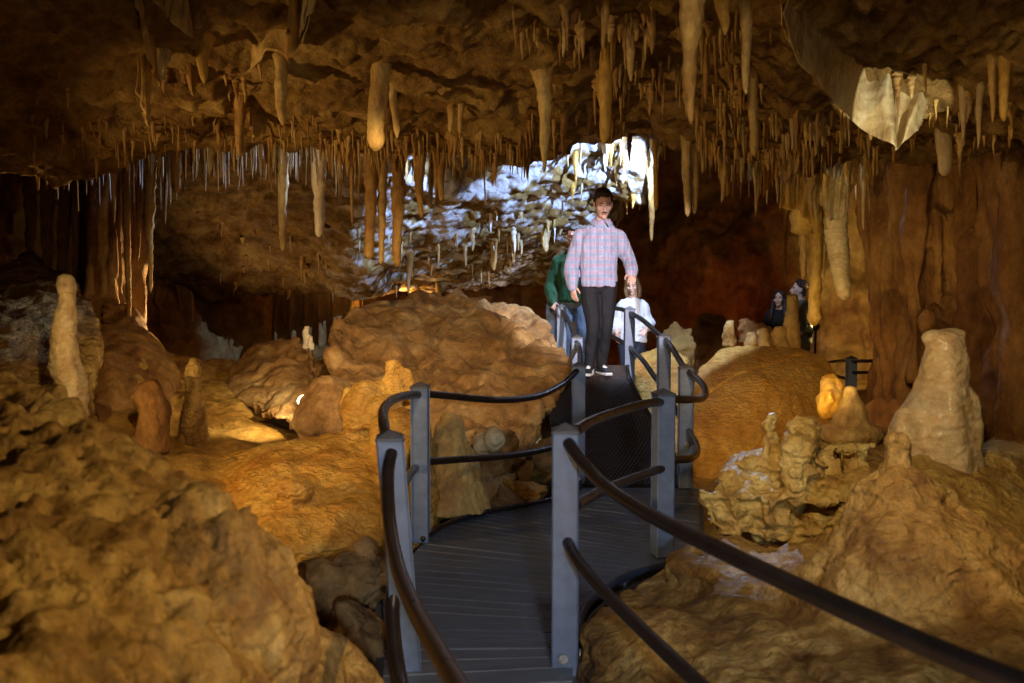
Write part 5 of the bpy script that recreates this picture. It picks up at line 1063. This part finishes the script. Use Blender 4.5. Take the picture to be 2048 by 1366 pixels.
# the man in green behind him with a hand on the rail
J2 = dict(head=(.0, -.04, 1.66), pitch=.2, turn=-.1, hs=1.06, neck=(.0, .0, 1.50), shoulder=((-.18, 0, 1.42), (.18, 0, 1.42)), hip=((-.085, 0, .92), (.085, 0, .92)), hem=-.03,
          arm=(((-.18, 0, 1.37), (-.26, .02, 1.11), (-.255, -.12, .90)), ((.18, 0, 1.37), (.26, .02, 1.11), (.24, -.08, .88))),
          hand=(((.15, -.5, -.8), (.3, .7, -.3), (.8, -.2, 0), .9), ((-.1, -.2, -1), (-.6, .5, .1), (-.3, -.9, 0), .4)),
          leg=(((-.09, 0, .90), (-.09, -.04, .50), (-.11, .0, .085)), ((.09, 0, .90), (.10, -.05, .50), (.10, .04, .085))), foot=(-.15, .15))
person((P(1146, 700, 10.0).x, 10.0, ramp_z(10.0) + .006), 0, J2, 'man in a dark green jumper and pale jeans half hidden behind the man in plaid', voxel=.008, hairfn=short_hair, top='green', legs='denim', tshape=man_top, sleeve=(.085, .07, .055))
# the woman in a white blouse below the ramp
J3 = dict(head=(.0, -.04, 1.49), pitch=.18, turn=-.38, hs=.96, neck=(.0, .0, 1.345), shoulder=((-.15, 0, 1.27), (.15, 0, 1.27)), hip=((-.08, 0, .83), (.08, 0, .83)), hem=-.06,
          arm=(((-.14, 0, 1.235), (-.2, .02, 1.02), (-.22, -.16, .88)), ((.14, 0, 1.235), (.215, .02, 1.02), (.15, -.20, .93))),
          hand=(((.0, -.5, -.8), (.6, .2, -.1), (.3, -.6, .4), .5), ((-.5, -.7, -.4), (-.2, .5, -.7), (-.5, -.4, .6), .6)),
          leg=(((-.085, 0, .81), (-.09, -.03, .45), (-.09, .0, .085)), ((.085, 0, .81), (.09, -.03, .45), (.09, .02, .085))))
person((P(1264, 700, 11.0).x, 11.0, ramp_z(11.0) + .006), 0, J3, 'woman with a brown bob in a loose white blouse behind the ramp post', skin='palm', voxel=.007, hairfn=bob, hairmat='hair2', top='blouse', legs='navy', female=True, tshape=wom_top, sleeve=(.075, .08, .085), bare=.55)
# dark-haired woman and the man in olive by the far wall
J4 = dict(head=(.0, -.03, 1.52), pitch=-.06, turn=.0, hs=.97, neck=(.0, .0, 1.375), shoulder=((-.155, 0, 1.30), (.155, 0, 1.30)), hip=((-.08, 0, .85), (.08, 0, .85)), hem=-.04,
          arm=(((-.165, 0, 1.285), (-.23, .0, 1.04), (-.06, -.17, 1.0)), ((.165, 0, 1.285), (.23, .0, 1.03), (.07, -.2, 1.02))),
          hand=(((.9, -.2, .1), (.0, .8, -.2), (0, 0, 1), .5), ((-.9, -.1, .1), (.0, .8, -.2), (0, 0, 1), .5)),
          leg=(((-.085, 0, .83), (-.09, -.03, .46), (-.09, .0, .085)), ((.085, 0, .83), (.09, -.03, .46), (.09, .02, .085))))
zf = floor_z(P(1557, 640, 12.5).x, 12.5)
person((P(1559, 640, 12.5).x, 12.5, P(1559, 581, 12.5).z - 1.645), -.55, J4, 'woman with long dark hair and a black top by the far yellow wall', skin='palm', voxel=.009, hairfn=long_hair, hairmat='hair3', top='blacktop', legs='navy', female=True, tshape=wom_top, sleeve=(.07, .06, .05))
J5 = dict(head=(.0, -.05, 1.66), pitch=-.12, turn=.0, neck=(.0, .0, 1.505), shoulder=((-.18, 0, 1.42), (.18, 0, 1.42)), hip=((-.085, 0, .92), (.085, 0, .92)), hem=-.05,
          arm=(((-.19, 0, 1.40), (-.24, .04, 1.13), (-.2, -.14, 1.02)), ((.19, 0, 1.40), (.24, .04, 1.13), (.2, -.14, 1.02))),
          hand=(((.5, -.8, 0), (.5, .5, -.3), (0, 0, 1), .6), ((-.5, -.8, 0), (-.5, .5, -.3), (0, 0, 1), .6)),
          leg=(((-.09, 0, .90), (-.09, -.02, .50), (-.10, .0, .085)), ((.09, 0, .90), (.10, -.02, .50), (.10, .02, .085))))
person((P(1602, 640, 12.2).x, 12.2, P(1600, 560, 12.2).z - 1.80), -1.45, J5, 'man with curly hair in an olive shirt standing in profile by the far yellow wall', skin='palm', voxel=.009, hairfn=curly_hair, hairmat='hair', top='oliveshirt', legs='khaki', tshape=man_top, sleeve=(.085, .072, .06), bare=.5)
# ---------------------------------------------------------------- lighting: the show lamps of the cave, plus unseen fills added to brighten parts
def lamp(kind, name, loc, power, col, target=None, size=.05, cone=60, blend=.5):
    ld = bpy.data.lights.new(name, kind); ld.energy = power; ld.color = col; ld.shadow_soft_size = size
    o = bpy.data.objects.new(name, ld); COL.objects.link(o); o.location = loc
    if kind == 'SPOT': ld.spot_size = math.radians(cone); ld.spot_blend = blend
    if target is not None: o.rotation_euler = (Vector(target) - Vector(loc)).to_track_quat('-Z', 'Y').to_euler()
    return o
WARM = (1, .62, .24); AMB = (1, .48, .10); COOL = (.55, .70, 1); NEUT = (.70, .82, 1)
lamp('SPOT', 'path_lamp', (.25, 2.2, 2.75), 48, (1, .80, .56), (.5, 5.2, -.2), .12, 140, .9)
lamp('SPOT', 'cool_front_fill', (.5, -2.0, 1.9), 330, NEUT, (.25, 4, .5), .12, 32, .6)  # cool fill added behind the camera to light the posts
lamp('SPOT', 'ramp_fill', (1.35, 2.75, 2.5), 1700, (.98, .88, .92), (.84, 8.4, 1.55), .05, 18.5, .45)  # fill added out of view to brighten the man in plaid
lamp('SPOT', 'boulder_fill', (-.3, 3.2, 2.85), 420, (1, .68, .33), (-.7, 7.6, 1.0), .05, 36, .7)  # warm fill added above the view to raise the great boulder
lamp('SPOT', 'dome_fill', (1.15, 2.6, 2.86), 480, (1, .62, .26), (2.5, 8.2, .45), .05, 27, .7)  # added out of view because the dome front came out dark
lamp('SPOT', 'left_path_lamp', (1.1, 1.6, 2.0), 105, (1, .66, .26), (-1.0, 1.9, .6), .03, 80, .6)
lamp('SPOT', 'right_path_lamp', (.6, 1.8, 2.7), 165, (1, .68, .34), (2.8, 4.4, .8), .04, 70, .7)
lamp('SPOT', 'left_uplight', (-3.6, 3.9, 1.0), 230, WARM, (0, 6.6, 1.75), .05, 86, .8)
lamp('SPOT', 'ceiling_fill', (.45, 1.0, .3), 30, (1, .66, .32), (.5, 4.6, 2.8), .05, 110, .7)  # weak warm fill added low near the camera for ceiling and stalactites
lamp('SPOT', 'cool_bulge_lamp', (1.85, 8.9, 3.16), 750, (.36, .54, 1), (.6, 10.8, 2.7), .02, 52, .2)
lamp('SPOT', 'cool_side_lamp', (-.4, 8.6, 3.2), 560, (.36, .54, 1), (-1.8, 11.48, 2.56), .02, 22, .15)
lamp('SPOT', 'cool_backlight', (1.75, 8.95, 4.0), 480, COOL, (1.25, 9.85, 1.5), .04, 64, .15)
lamp('SPOT', 'cool_grazer', (-.6, 8.5, 3.3), 300, COOL, (-2.5, 7.25, 2.75), .04, 40, .5)
lamp('SPOT', 'pool_spot', LH1, 25, (1, .75, .38), P(560, 800, 6.9), .02, 110, .5)
lamp('POINT', 'boulder_backlight', P(800, 604, 13.0), 14, AMB, size=.06)
lamp('SPOT', 'hollow_fill', (-3.3, 10.4, .75), 45, (1, .62, .3), (-2.6, 11.2, 2.4), .05, 120, .7)  # soft unseen light added to lift the black left bulge
lamp('SPOT', 'wall_spot', LH2, 110, (1, .74, .32), P(1655, 560, 14.5), .02, 140, .7)
lamp('SPOT', 'cluster_fill', P(1560, 905, 5.0), 700, (1, .70, .26), P(1640, 420, 7.8), .04, 60, .7)  # golden light added behind the crag to brighten the hanging cluster
lamp('POINT', 'recess_fill', P(1420, 655, 13.7), 5, (1, .16, .07), size=.05)  # faint red light added to tint the black recess wall
lamp('SPOT', 'slope_fill', (-.5, 2.3, 2.88), 230, (1, .66, .28), (-2.1, 6.2, .4), .06, 46, .7)  # warm fill added above the view for the dim orange slope
lamp('SPOT', 'column_uplight', (-2.8, 9.6, 1.0), 420, (1, .58, .2), P(255, 590, 7.9), .03, 34, .5)
hD = ceil_hit(1800, 182).y
lamp('SPOT', 'drapery_spot', (2.2, hD - 1.6, 1.1), 210, (1, .94, .72), P(1802, 226, hD), .012, 15, .06)
lamp('SPOT', 'niche_lamp', (2.75, 7.9, 3.0), 110, COOL, (2.3, 6.6, 2.4), .04, 110, .5)
lamp('SPOT', 'cool_far_lamp', (2.5, 9.4, 3.6), 170, COOL, (3.95, 12.4, 1.6), .04, 13, .5)
lamp('SPOT', 'cool_spill_lamp', (1.9, 8.85, 3.3), 380, COOL, P(1520, 1120, 4.2), .03, 9, .5)
W = bpy.data.worlds.new('World'); SC.world = W; W.use_nodes = True
bg = W.node_tree.nodes['Background']; bg.inputs[0].default_value = (.9, .6, .35, 1); bg.inputs[1].default_value = .02
SC.view_settings.view_transform = 'Standard'; SC.view_settings.look = 'None'; SC.view_settings.exposure = .4; SC.view_settings.gamma = 1
SC.cycles.use_denoising = True
SC.cycles.max_bounces = 6; SC.cycles.diffuse_bounces = 4; SC.cycles.glossy_bounces = 3; SC.cycles.transmission_bounces = 3
SC.cycles.sample_clamp_indirect = 4; SC.cycles.caustics_reflective = False; SC.cycles.caustics_refractive = False
